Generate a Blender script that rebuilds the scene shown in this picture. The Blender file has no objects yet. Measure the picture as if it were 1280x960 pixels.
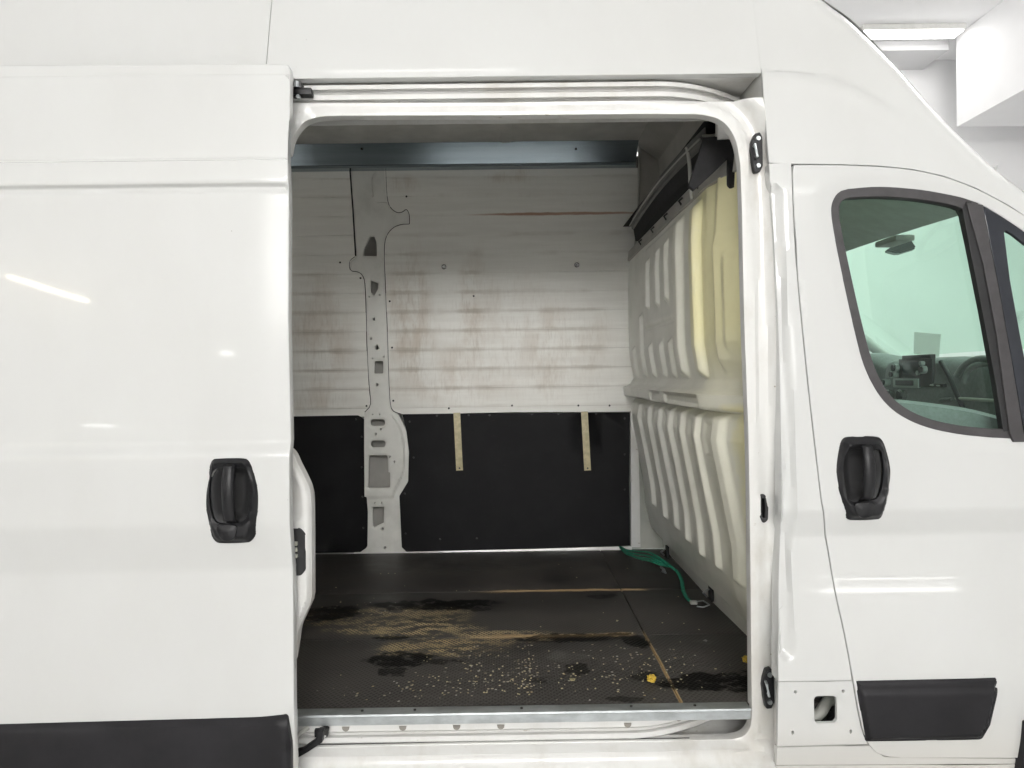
import bpy, bmesh, math, random
import numpy as np
from mathutils import Vector, Matrix
from mathutils.geometry import delaunay_2d_cdt
random.seed(7)
S = bpy.context.scene
COL = S.collection

# ------------------------------------------------------------------ camera
FPX, CAMY, EYE, ROLL = 925.0, -2.0, 1.45, 0.0135
C0 = np.array([0.0, CAMY, EYE])
Fv = np.array([5 / FPX, 1.0, -10 / FPX]); Fv /= np.linalg.norm(Fv)
r0 = np.cross(Fv, [0, 0, 1]); r0 /= np.linalg.norm(r0)
u0 = np.cross(r0, Fv)
Rv = math.cos(ROLL) * r0 - math.sin(ROLL) * u0
Uv = math.sin(ROLL) * r0 + math.cos(ROLL) * u0
cd = bpy.data.cameras.new('camera'); cam = bpy.data.objects.new('camera', cd); COL.objects.link(cam)
M = Matrix(((Rv[0], Uv[0], -Fv[0], C0[0]), (Rv[1], Uv[1], -Fv[1], C0[1]), (Rv[2], Uv[2], -Fv[2], C0[2]), (0, 0, 0, 1)))
cam.matrix_world = M
cd.sensor_width = 36; cd.lens = FPX / 1280 * 36; cd.clip_start = 0.05; cd.clip_end = 200
S.camera = cam

# ------------------------------------------------------------------ world, exposure, lights
w = bpy.data.worlds.new('World'); S.world = w; w.use_nodes = True
w.node_tree.nodes['Background'].inputs[0].default_value = (0.9, 0.95, 1, 1)
w.node_tree.nodes['Background'].inputs[1].default_value = 0.3
S.view_settings.view_transform = 'Standard'; S.view_settings.look = 'None'
S.view_settings.exposure = 0.0; S.view_settings.gamma = 1.0
S.render.resolution_x, S.render.resolution_y = 1024, 768
cy = S.cycles
cy.use_denoising = True; cy.max_bounces = 10; cy.diffuse_bounces = 6; cy.glossy_bounces = 4
cy.transparent_max_bounces = 12; cy.transmission_bounces = 6
cy.sample_clamp_indirect = 6; cy.blur_glossy = 0.3
LAMP = 6.3; LAMP_BACK = 72.0; PANEL = 23.0
# ceiling lights: (x, y, size x, size y); the room ceiling is at 4.4 m
CEIL = 4.4
LIGHTS = [(-4.4, -7.2, 1.5, .3), (-1.8, -7.2, 1.5, .3), (0.8, -7.2, 1.5, .3), (3.4, -7.2, 1.5, .3),  # unseen row added by the front wall to wash it with light
          (-3.6, -5.6, 1.5, .3), (-1.0, -5.6, 1.5, .3), (1.6, -5.6, 1.5, .3),
          (-0.6, -3.0, .9, .2)]
BACK_LIGHTS = [(3.3, 1.2, 1.2, .3), (-3.6, 4.0, 1.2, .3), (0.6, 3.7, 1.2, .3)]




# ------------------------------------------------------------------ projection helpers
def ray(px, py):
    return Fv * FPX + Rv * (px - 640) + Uv * (480 - py)
def P(px, py, Y):
    d = ray(px, py); t = (Y - C0[1]) / d[1]; return C0 + d * t
def PXc(px, py, X):
    d = ray(px, py); t = (X - C0[0]) / d[0]; return C0 + d * t
def PZ(px, py, Z):
    d = ray(px, py); t = (Z - C0[2]) / d[2]; return C0 + d * t
def sm(a, b, x):
    t = np.clip((np.asarray(x, float) - a) / (b - a), 0, 1); return t * t * (3 - 2 * t)


# ------------------------------------------------------------------ material helpers
class NT:
    def __init__(s, name):
        s.m = bpy.data.materials.new(name); s.m.use_nodes = True; s.t = s.m.node_tree
        s.b = s.t.nodes['Principled BSDF']; s.o = s.t.nodes['Material Output']
        s.g = None
    def n(s, ty, **k):
        nd = s.t.nodes.new(ty)
        for a, v in k.items():
            setattr(nd, a, v)
        return nd
    def l(s, a, b):
        s.t.links.new(a, b)
    def pos(s):
        if s.g is None:
            s.g = s.n('ShaderNodeNewGeometry')
        return s.g.outputs['Position']
    def math(s, op, a, b=None, c=None, clamp=False):
        nd = s.n('ShaderNodeMath', operation=op, use_clamp=clamp)
        for i, v in enumerate((a, b, c)):
            if v is None: continue
            if isinstance(v, (int, float)): nd.inputs[i].default_value = v
            else: s.l(v, nd.inputs[i])
        return nd.outputs[0]
    def mapv(s, scale=(1, 1, 1), rot=(0, 0, 0), vec=None):
        nd = s.n('ShaderNodeMapping'); s.l(vec or s.pos(), nd.inputs[0])
        nd.inputs['Scale'].default_value = scale; nd.inputs['Rotation'].default_value = rot
        return nd.outputs[0]
    def noise(s, scale=5, detail=4, rough=.55, stretch=(1, 1, 1), vec=None):
        nd = s.n('ShaderNodeTexNoise'); s.l(s.mapv(stretch, vec=vec), nd.inputs['Vector'])
        nd.inputs['Scale'].default_value = scale; nd.inputs['Detail'].default_value = detail
        nd.inputs['Roughness'].default_value = rough
        return nd.outputs[0]
    def ss(s, x, a, b, lo=0., hi=1.):
        nd = s.n('ShaderNodeMapRange', interpolation_type='SMOOTHSTEP')
        s.l(x, nd.inputs[0])
        for i, v in ((1, a), (2, b), (3, lo), (4, hi)): nd.inputs[i].default_value = v
        return nd.outputs[0]
    def mix(s, f, a, b):
        nd = s.n('ShaderNodeMix', data_type='RGBA')
        for i, v in ((0, f), (6, a), (7, b)):
            if isinstance(v, (int, float)): nd.inputs[i].default_value = v
            elif isinstance(v, tuple): nd.inputs[i].default_value = v + (1,) if len(v) == 3 else v
            else: s.l(v, nd.inputs[i])
        return nd.outputs[2]
    def xyz(s, vec=None):
        nd = s.n('ShaderNodeSeparateXYZ'); s.l(vec or s.pos(), nd.inputs[0]); return nd.outputs
    def set(s, **k):
        for a, v in k.items():
            i = s.b.inputs[a.replace('_', ' ')]
            if isinstance(v, tuple): i.default_value = v + (1,) if len(v) == 3 else v
            elif isinstance(v, (int, float)): i.default_value = v
            else: s.l(v, i)
    def bump(s, h, strength=.3, dist=.002):
        nd = s.n('ShaderNodeBump'); nd.inputs['Strength'].default_value = strength
        nd.inputs['Distance'].default_value = dist; s.l(h, nd.inputs['Height']); s.l(nd.outputs[0], s.b.inputs['Normal'])
    def blobs(s, lst, ax='XY', warp=.05, wscale=9, e0=.35, e1=1.5):
        """sum of soft elliptical patches placed on two world axes, edges broken up by noise"""
        p = s.n('ShaderNodeTexNoise'); s.l(s.pos(), p.inputs['Vector']); p.inputs['Scale'].default_value = wscale
        p.inputs['Detail'].default_value = 5
        v1 = s.n('ShaderNodeVectorMath', operation='MULTIPLY_ADD'); s.l(p.outputs['Color'], v1.inputs[0])
        v1.inputs[1].default_value = (warp * 2,) * 3
        v2 = s.n('ShaderNodeVectorMath', operation='SUBTRACT'); s.l(s.pos(), v2.inputs[0]); v2.inputs[1].default_value = (warp,) * 3
        s.l(v2.outputs[0], v1.inputs[2])
        o = s.xyz(v1.outputs[0]); I = {'X': 0, 'Y': 1, 'Z': 2}
        a, b = o[I[ax[0]]], o[I[ax[1]]]
        tot = None
        for (cx, cyy, rx, ry, st) in lst:
            da = s.math('DIVIDE', s.math('SUBTRACT', a, cx), rx); db = s.math('DIVIDE', s.math('SUBTRACT', b, cyy), ry)
            q = s.math('ADD', s.math('MULTIPLY', da, da), s.math('MULTIPLY', db, db))
            f = s.ss(q, e0, e1, st, 0.)
            tot = f if tot is None else s.math('MAXIMUM', tot, f)
        return tot

def simple(name, col, rough=.5, metal=0, coat=0, var=.06, scale=20, bump=0, stretch=(1, 1, 1), spec=.5):
    t = NT(name)
    nz = t.noise(scale, 4, .6, stretch)
    lo = tuple(c * (1 - var) for c in col); hi = tuple(min(1, c * (1 + var)) for c in col)
    t.set(Base_Color=t.mix(t.ss(nz, .3, .7), lo, hi), Roughness=rough, Metallic=metal)
    t.b.inputs['Specular IOR Level'].default_value = spec
    if coat:
        t.b.inputs['Coat Weight'].default_value = coat; t.b.inputs['Coat Roughness'].default_value = .04
    if bump: t.bump(nz, bump, .001)
    return t.m

MAT = {}
def mats():
    # car paint: white, glossy, faint orange peel, sparse chips and road film
    t = NT('white_paint')
    peel = t.noise(160, 2, .5); film = t.noise(2.2, 5, .6, (1, 1, .5)); chip = t.noise(85, 1, .4)
    c = t.mix(t.ss(film, .35, .75), (.605, .612, .605), (.578, .582, .572))
    c = t.mix(t.ss(chip, .845, .86), c, (.16, .14, .12))
    low = t.ss(t.math('ADD', t.xyz()[2], t.math('MULTIPLY', film, .25)), .72, .45)
    c = t.mix(t.math('MULTIPLY', low, .35), c, (.60, .55, .47))
    t.set(Base_Color=c, Roughness=.22)
    t.b.inputs['Coat Weight'].default_value = .5; t.b.inputs['Coat Roughness'].default_value = .035
    t.bump(peel, .035, .0006)
    MAT['paint'] = t.m
    # jamb paint: same white, thinner, scuffed and dirtier
    t = NT('jamb_paint')
    d = t.noise(7, 6, .65, (1, 1, .5)); sc = t.noise(60, 3, .6, (.35, 1, 1))
    c = t.mix(t.ss(d, .42, .72), (.69, .69, .675), (.58, .565, .53))
    c = t.mix(t.ss(sc, .70, .78), c, (.36, .32, .27))
    t.set(Base_Color=c, Roughness=.3); t.b.inputs['Coat Weight'].default_value = .3
    t.bump(t.noise(45, 3), .05, .001)
    MAT['jamb'] = t.m
    # inner body pressings: grey-white primer
    t = NT('inner_body_paint')
    d = t.noise(9, 5, .6)
    c = t.mix(t.ss(d, .4, .75), (.76, .76, .72), (.66, .66, .62))
    t.set(Base_Color=c, Roughness=.36); t.bump(t.noise(40, 3), .05, .001)
    MAT['inner'] = t.m
    MAT['trim'] = simple('black_trim_plastic', (.013, .0125, .0145), .5, var=.3, scale=6, bump=.12, spec=.3)
    MAT['handle'] = simple('handle_plastic', (.010, .010, .0115), .40, var=.15, scale=60, bump=.1, spec=.35)
    MAT['rubber'] = simple('black_rubber', (.012, .012, .013), .6, var=.2)
    MAT['seal'] = simple('window_seal_rubber', (.045, .042, .044), .55, var=.15, scale=30)
    MAT['band'] = simple('glass_black_band', (.03, .033, .04), .12, var=.1)
    MAT['void'] = simple('void_black', (.012, .012, .013), .9, var=.3, scale=40)  # near-black that stands in for the darkness of the void
    MAT['gapdark'] = simple('dark_gap', (.03, .03, .03), .8)
    MAT['galv'] = simple('galvanised_steel', (.50, .53, .54), .36, metal=.85, var=.18, scale=22, stretch=(.5, 1, 1), bump=.08)
    # zinc beam at the top of the far wall
    t = NT('zinc_beam')
    st = t.noise(14, 4, .6, (.12, 1, 2))
    t.set(Base_Color=t.mix(t.ss(st, .3, .7), (.27, .33, .37), (.34, .40, .44)), Roughness=.2, Metallic=.95)
    t.bump(st, .05, .001)
    MAT['zinc'] = t.m
    # painted planks of the wall lining
    t = NT('white_washed_plank')
    tc = t.n('ShaderNodeTexCoord'); oz = t.xyz(tc.outputs['Object'])[2]
    grain = t.noise(18, 5, .6, (.12, 1, 1.6)); vert = t.noise(8, 6, .62, (1.0, 1, .5)); fine = t.noise(110, 3, .6, (1, 1, .14))
    patch = t.noise(3.1, 4, .6)
    c = t.mix(t.ss(grain, .3, .7), (.85, .845, .80), (.78, .772, .725))
    px = P(700, 400, 1.97); 
    regions = []
    for (x, y, rx, ry, st_) in ((515, 400, .11, .33, .8), (592, 400, .07, .30, .75), (690, 440, .12, .25, .6), (640, 420, .30, .28, .35),
                               (400, 425, .14, .30, .6), (560, 470, .3, .15, .5), (740, 440, .09, .22, .35), (500, 232, .09, .05, .5), (640, 222, .12, .03, .45), (390, 500, .2, .05, .5)):
        q = P(x, y, 1.97); regions.append((q[0], q[2], rx, ry, st_))
    zone = t.blobs(regions, 'XZ', .08, 4, -.3, 2.4)
    dirt = t.math('MULTIPLY', zone, t.ss(vert, .38, .68))
    c = t.mix(t.math('MULTIPLY', dirt, .8), c, (.52, .425, .33))
    c = t.mix(t.math('MULTIPLY', t.math('MULTIPLY', t.math('ADD', zone, .08), t.ss(fine, .48, .70)), .28), c, (.33, .27, .2))
    edge = t.ss(t.math('ADD', t.math('ABSOLUTE', oz), t.math('MULTIPLY', t.math('SUBTRACT', vert, .5), .03)), .034, .047)
    smear = t.math('MULTIPLY', edge, t.math('ADD', t.math('MULTIPLY', zone, .5), t.ss(patch, .45, .7, .0, .25)))
    c = t.mix(smear, c, (.36, .305, .23))
    red = t.blobs([(P(700, 267, 1.97)[0], P(700, 267, 1.97)[2], .45, .008, 1)], 'XZ', .004, 20)
    c = t.mix(t.math('MULTIPLY', red, .75), c, (.36, .15, .06))
    t.set(Base_Color=c, Roughness=.5); t.bump(grain, .15, .001)
    MAT['plank'] = t.m
    # black faced plywood
    t = NT('black_plywood')
    g = t.noise(6, 5, .6, (1, 1, 1)); f = t.noise(60, 3, .6, (.3, 1, 1))
    c = t.mix(t.ss(g, .35, .75), (.007, .007, .008), (.014, .014, .015))
    c = t.mix(t.ss(f, .66, .8, 0, .4), c, (.07, .065, .06))
    t.set(Base_Color=c, Roughness=t.ss(g, .3, .7, .5, .65)); t.bump(f, .05, .001); t.b.inputs['Specular IOR Level'].default_value = .14
    MAT['ply'] = t.m
    MAT['brass'] = simple('yellowed_strip', (.50, .44, .27), .5, var=.2, scale=25)
    # anti-slip film floor
    t = NT('anti_slip_floor')
    o = t.xyz()
    k = 2 * math.pi / .0135
    a1 = t.math('SINE', t.math('MULTIPLY', t.math('ADD', t.math('MULTIPLY', o[0], .78), t.math('MULTIPLY', o[1], .62)), k))
    a2 = t.math('SINE', t.math('MULTIPLY', t.math('SUBTRACT', t.math('MULTIPLY', o[0], .78), t.math('MULTIPLY', o[1], .62)), k))
    near = t.ss(o[1], 1.25, .35)
    lines = t.math('MAXIMUM', a1, a2)
    mesh = t.ss(lines, .2, .95)
    grime = t.noise(5, 6, .65, (.7, 1, 1)); g2 = t.noise(26, 5, .7, (.6, 1, 1))
    c = t.mix(t.ss(grime, .3, .72), (.020, .018, .017), (.066, .060, .055))
    c = t.mix(t.math('MULTIPLY', t.math('MULTIPLY', mesh, near), .55), c, (.10, .092, .084))
    def fz(px_, py_): q = PZ(px_, py_, .51); return q[0], q[1]
    def B(lst):
        r = []
        for (x, y, rx, ry, s_) in lst:
            q = fz(x, y); r.append((q[0], q[1], rx, ry, s_))
        return r
    tan = t.blobs(B([(505, 785, .27, .09, .9), (545, 808, .22, .09, 1), (600, 797, .3, .07, .7), (430, 775, .2, .07, .5), (520, 770, .2, .12, .6), (470, 770, .30, .1, .5)]), 'XY', .07, 7)
    tanm = t.math('MULTIPLY', tan, t.ss(g2, .42, .58))
    tanm = t.math('MULTIPLY', tanm, t.ss(lines, .0, .9, .12, 1))
    c = t.mix(t.math('MULTIPLY', tanm, .85), c, (.62, .48, .25))
    fleck_zone = t.blobs(B([(580, 855, .17, .06, 1), (655, 845, .06, .17, 1), (540, 860, .3, .1, .55), (470, 868, .12, .05, .8), (700, 830, .4, .25, .35), (800, 850, .25, .15, .3), (620, 830, .3, .1, .6), (440, 762, .35, .08, .6), (490, 872, .05, .02, 1)]), 'XY', .06, 8)
    fleck_zone = t.math('MULTIPLY', fleck_zone, t.ss(t.noise(14, 3, .6), .38, .60, .25, 1))
    vo = t.n('ShaderNodeTexVoronoi'); t.l(t.mapv((1, 1.0, 1)), vo.inputs['Vector']); vo.inputs['Scale'].default_value = 85
    vcol = t.xyz(vo.outputs['Color'])
    fl = t.math('MULTIPLY', t.ss(vo.outputs['Distance'], .42, .30), t.ss(t.math('ADD', vcol[0], t.math('MULTIPLY', fleck_zone, .36)), .997, 1.004))
    c = t.mix(fl, c, t.mix(vcol[1], (.42, .33, .17), (.50, .48, .44)))
    # worn raw wood along two of the joints and the cross joint
    w1, w2 = fz(700, 738)[1], fz(700, 795)[1]
    wn = t.math('MULTIPLY', t.math('SUBTRACT', t.noise(11, 5, .7, (.5, 1, 1)), .5), .06)
    def band(center, half, x0, x1):
        dd = t.math('ABSOLUTE', t.math('ADD', t.math('SUBTRACT', o[1], center), wn))
        m = t.math('MULTIPLY', t.ss(o[0], x0, x0 + .3), t.ss(o[0], x1, x1 - .06))
        return t.math('MULTIPLY', t.ss(dd, half, half * .55), m)
    b1 = band(w1, .020, fz(580, 738)[0], fz(815, 738)[0]); b2 = band(w2, .026, fz(560, 795)[0], fz(800, 795)[0])
    wood = t.mix(t.noise(30, 3, .6, (.2, 2, 1)), (.52, .37, .20), (.34, .23, .11))
    c = t.mix(t.math('MULTIPLY', t.math('MAXIMUM', b1, b2), .9), c, wood)
    sx = fz(830, 838)[0]
    b3 = t.math('MULTIPLY', t.ss(t.math('ABSOLUTE', t.math('SUBTRACT', o[0], t.math('ADD', sx, t.math('MULTIPLY', wn, .15)))), .0075, .004), t.ss(o[1], .72, .6))
    c = t.mix(b3, c, wood)
    wet = t.blobs(B([(925, 852, .28, .07, 1), (890, 848, .16, .045, 1), (805, 845, .05, .05, .8), (722, 797, .25, .045, .9), (795, 802, .05, .06, 1), (500, 824, .11, .07, 1), (488, 840, .05, .04, .9), (490, 798, .06, .03, .9), (420, 762, .10, .05, .95),
                   (545, 756, .30, .075, 1), (400, 768, .16, .08, .9), (590, 760, .08, .04, .8), (722, 838, .045, .04, .8), (670, 850, .04, .03, .6), (780, 872, .05, .02, .7), (755, 745, .07, .03, .8), (540, 826, .1, .025, .8)]), 'XY', .06, 14, .7, 1.15)
    wet = t.math('MULTIPLY', wet, t.ss(t.noise(19, 5, .75, (.7, 1, 1)), .34, .47))
    c = t.mix(t.math('MULTIPLY', wet, .93), c, (.0025, .0025, .0025))
    ash = t.blobs(B([(700, 820, .04, .05, 1), (722, 820, .05, .03, .7), (880, 802, .03, .02, .8), (560, 705, .5, .2, .35)]), 'XY', .03, 20)
    c = t.mix(t.math('MULTIPLY', ash, t.ss(g2, .4, .65, .1, .45)), c, (.17, .16, .15))
    rg = t.math('SUBTRACT', t.ss(grime, .3, .7, .42, .60), t.math('MULTIPLY', wet, .12)); t.set(Base_Color=c, Roughness=rg); t.l(t.math('SUBTRACT', .32, t.math('MULTIPLY', wet, .28)), t.b.inputs['Specular IOR Level'])
    t.bump(t.math('ADD', t.math('MULTIPLY', lines, near), g2), .35, .0012)
    MAT['floor'] = t.m
    # bulkhead: thin white over yellow primer near the door
    t = NT('bulkhead_paint')
    o = t.xyz(); nn = t.noise(5, 4, .6)
    yb = t.math('ADD', o[1], t.math('MULTIPLY', t.math('SUBTRACT', nn, .5), .16))
    up = t.math('MULTIPLY', t.ss(yb, .58, .46), t.ss(o[2], 1.36, 1.62, .25, 1))
    lo = t.math('MULTIPLY', t.ss(t.math('ADD', yb, t.math('MULTIPLY', o[2], .0)), .34, .22), t.ss(o[2], 1.38, 1.33))
    fa = t.math('MAXIMUM', t.math('MAXIMUM', up, lo), t.ss(yb, 1.3, .4, 0, .20))
    c = t.mix(t.ss(nn, .4, .7), (.86, .86, .80), (.76, .76, .70))
    c = t.mix(fa, c, (.90, .85, .52))
    mk = t.noise(38, 4, .7, (1, 1, .3)); c = t.mix(t.ss(mk, .66, .76, 0, .35), c, (.38, .36, .30))
    t.set(Base_Color=c, Roughness=.30); t.bump(t.noise(30, 3), .05, .001)
    MAT['bulk'] = t.m
    MAT['lining'] = simple('grey_lining', (.42, .41, .38), .7, var=.08, scale=8)
    MAT['ceilpanel'] = simple('grey_roof_lining', (.60, .59, .56), .6, var=.10, scale=6)
    MAT['headl'] = simple('headliner_fabric', (.62, .63, .62), .8, var=.06)
    MAT['dash'] = simple('dashboard_plastic', (.20, .205, .21), .5, var=.12, scale=90, bump=.1)
    MAT['dash2'] = simple('dashboard_dark', (.035, .035, .038), .35, var=.1)
    MAT['screen'] = simple('radio_screen', (.05, .06, .065), .12, var=.05)
    MAT['chrome'] = simple('silver_ring', (.6, .6, .6), .25, metal=.9)
    MAT['silver'] = simple('silver_button', (.40, .42, .42), .4)
    MAT['white_pl'] = simple('white_plastic', (.7, .7, .68), .4)
    MAT['greylight'] = simple('grey_plastic', (.40, .40, .37), .5)
    MAT['screw'] = simple('screw_head', (.05, .05, .05), .4, metal=.6)
    t = NT('paper'); t.t.nodes.remove(t.b)
    a = t.n('ShaderNodeBsdfDiffuse'); b_ = t.n('ShaderNodeBsdfTranslucent'); mx = t.n('ShaderNodeMixShader')
    a.inputs[0].default_value = b_.inputs[0].default_value = (.85, .85, .83, 1); mx.inputs[0].default_value = .5
    t.l(a.outputs[0], mx.inputs[1]); t.l(b_.outputs[0], mx.inputs[2]); t.l(mx.outputs[0], t.o.inputs[0]); MAT['paper'] = t.m
    MAT['strap'] = simple('green_webbing', (.012, .20, .12), .65, var=.25, scale=50, bump=.3)
    MAT['yellow'] = simple('dry_yellow_leaf', (.55, .38, .05), .6, var=.35, scale=60, bump=.4)
    MAT['wall'] = simple('white_room_paint', (.86, .86, .87), .8, var=.015, scale=2)
    MAT['wallgrey'] = simple('grey_room_paint', (.66, .66, .67), .8, var=.02, scale=2)
    MAT['gfloor'] = simple('workshop_floor_paint', (.50, .50, .49), .25, var=.06, scale=3)
    MAT['rail'] = simple('dark_grey_steel', (.10, .10, .095), .5, var=.12, scale=14)
    MAT['joint'] = simple('dirty_joint', (.24, .225, .20), .8)
    MAT['label'] = simple('lock_tab', (.42, .42, .36), .5)
    def glass(name, tint, gl=1.0):
        t = NT(name); t.t.nodes.remove(t.b)
        tr = t.n('ShaderNodeBsdfTransparent'); tr.inputs[0].default_value = tint + (1,)
        g = t.n('ShaderNodeBsdfGlossy'); g.inputs['Roughness'].default_value = .01
        ge = t.n('ShaderNodeNewGeometry'); dp = t.n('ShaderNodeVectorMath', operation='DOT_PRODUCT')
        t.l(ge.outputs['Incoming'], dp.inputs[0]); t.l(ge.outputs['Normal'], dp.inputs[1])
        co = t.math('SUBTRACT', 1.0, t.math('ABSOLUTE', dp.outputs['Value']))
        fac = t.math('ADD', .04 * gl, t.math('MULTIPLY', t.math('POWER', co, 5.0), .8 * gl), clamp=True)
        mx = t.n('ShaderNodeMixShader'); t.l(fac, mx.inputs[0]); t.l(tr.outputs[0], mx.inputs[1]); t.l(g.outputs[0], mx.inputs[2])
        t.l(mx.outputs[0], t.o.inputs[0]); return t.m
    MAT['glass'] = glass('tinted_side_glass', (.77, .945, .86))
    MAT['wglass'] = glass('tinted_windscreen_glass', (.78, .96, .865))
    t = NT('lamp_diffuser'); t.set(Base_Color=(.9, .9, .9))
    t.b.inputs['Emission Color'].default_value = (1, .985, .955, 1); t.b.inputs['Emission Strength'].default_value = LAMP
    MAT['lamp'] = t.m
    for nm, st_ in (('lamp_back', LAMP_BACK), ('lamp_mid', 14), ('lamp_small', 20), ('lamp_panel', PANEL)):
        t = NT(nm); t.set(Base_Color=(.9, .9, .9))
        t.b.inputs['Emission Color'].default_value = (1, .985, .955, 1); t.b.inputs['Emission Strength'].default_value = st_
        MAT[nm] = t.m
    t = NT('warm_tube'); t.set(Base_Color=(.9, .9, .9))
    t.b.inputs['Emission Color'].default_value = (1, .86, .62, 1); t.b.inputs['Emission Strength'].default_value = 40
    MAT['warmlamp'] = t.m
mats()


# ------------------------------------------------------------------ object helpers
def wloc(o):
    v = Vector((0, 0, 0))
    while o is not None:
        v = v + o.location; o = o.parent
    return v
def link(name, me, mat, parent=None, loc=(0, 0, 0)):
    o = bpy.data.objects.new(name, me); COL.objects.link(o)
    if mat is not None and len(me.materials) == 0: me.materials.append(MAT[mat])
    L = Vector(loc)
    if parent is not None:
        o.parent = parent; o.location = L - wloc(parent)
    else:
        o.location = L
    return o
def finish(name, bm, mat, parent=None, smooth=35):
    """bmesh in world coordinates -> object with its origin at its own centre"""
    bm.normal_update()
    vs = np.array([v.co for v in bm.verts]); c = (vs.min(0) + vs.max(0)) / 2
    for v in bm.verts: v.co = Vector(np.array(v.co) - c)
    if smooth:
        lim = math.radians(smooth)
        for f in bm.faces: f.smooth = True
        for e in bm.edges:
            if len(e.link_faces) == 2:
                if e.calc_face_angle(0) > lim: e.smooth = False
    me = bpy.data.meshes.new(name); bm.to_mesh(me); bm.free()
    return link(name, me, mat, parent, c)
def tag(o, label=None, cat=None, group=None, kind=None):
    if label: o['label'] = label
    if cat: o['category'] = cat
    if group: o['group'] = group
    if kind: o['kind'] = kind
    return o
def empty(name, loc):
    o = bpy.data.objects.new(name, None); COL.objects.link(o); o.location = loc; return o

def rp(pts, seg=6, scale=1):
    """polygon with rounded corners; each point (x, y[, r])"""
    out = []; n = len(pts)
    for i in range(n):
        p = np.array(pts[i][:2], float); r = pts[i][2] if len(pts[i]) > 2 else 0
        if r <= 0: out.append(tuple(p)); continue
        a = np.array(pts[i - 1][:2], float); b = np.array(pts[(i + 1) % n][:2], float)
        ua = (a - p); la = np.linalg.norm(ua); ua /= la; ub = (b - p); lb = np.linalg.norm(ub); ub /= lb
        ang = math.acos(max(-1, min(1, float(ua @ ub))))
        t = min(r / math.tan(ang / 2), la * .49, lb * .49)
        p0, p1 = p + ua * t, p + ub * t
        for k in range(seg + 1):
            s = k / seg; q = (1 - s) ** 2 * p0 + 2 * s * (1 - s) * p + s * s * p1
            out.append(tuple(q))
    return out
def cat(pts, n=6):
    """open Catmull-Rom curve through points"""
    P_ = [np.array(p, float) for p in pts]; P_ = [2 * P_[0] - P_[1]] + P_ + [2 * P_[-1] - P_[-2]]
    out = []
    for i in range(1, len(P_) - 2):
        for k in range(n):
            t = k / n; a, b, c, d = P_[i - 1:i + 3]
            out.append(tuple(.5 * ((2 * b) + (-a + c) * t + (2 * a - 5 * b + 4 * c - d) * t * t + (-a + 3 * b - 3 * c + d) * t ** 3)))
    out.append(tuple(P_[-2])); return out
def ccat(pts, n=5):
    """closed Catmull-Rom"""
    N = len(pts); A = [np.array(p, float) for p in pts]; out = []
    for i in range(N):
        a, b, c, d = A[i - 1], A[i], A[(i + 1) % N], A[(i + 2) % N]
        for k in range(n):
            t = k / n
            out.append(tuple(.5 * ((2 * b) + (-a + c) * t + (2 * a - 5 * b + 4 * c - d) * t * t + (-a + 3 * b - 3 * c + d) * t ** 3)))
    return out
def inside(poly, X, Z):
    poly = np.asarray(poly); r = np.zeros(len(X), bool); n = len(poly); j = n - 1
    for i in range(n):
        xi, zi = poly[i]; xj, zj = poly[j]
        c = ((zi > Z) != (zj > Z))
        with np.errstate(divide='ignore', invalid='ignore'):
            r ^= c & (X < (xj - xi) * (Z - zi) / (zj - zi + 1e-300) + xi)
        j = i
    return r
def dline(pl, X, Z, closed=False):
    pl = np.asarray(pl, float); d = np.full(np.shape(X), 1e9)
    segs = list(zip(pl[:-1], pl[1:]))
    if closed: segs.append((pl[-1], pl[0]))
    for a, b in segs:
        ab = b - a; L = ab @ ab + 1e-12
        t = np.clip(((X - a[0]) * ab[0] + (Z - a[1]) * ab[1]) / L, 0, 1)
        d = np.minimum(d, np.hypot(X - a[0] - t * ab[0], Z - a[1] - t * ab[1]))
    return d
def to_xz(pts, yf):
    """pixels -> (X, Z) on the surface Y = yf(X, Z)"""
    out = []
    for p in pts:
        Y = float(yf(np.array([0.]), np.array([1.5]))[0])
        for _ in range(4):
            q = P(p[0], p[1], Y); Y = float(yf(np.array([q[0]]), np.array([q[2]]))[0])
        out.append((q[0], q[2]))
    return out
def const(v):
    return lambda X, Z: np.full(np.shape(X), float(v))
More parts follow.
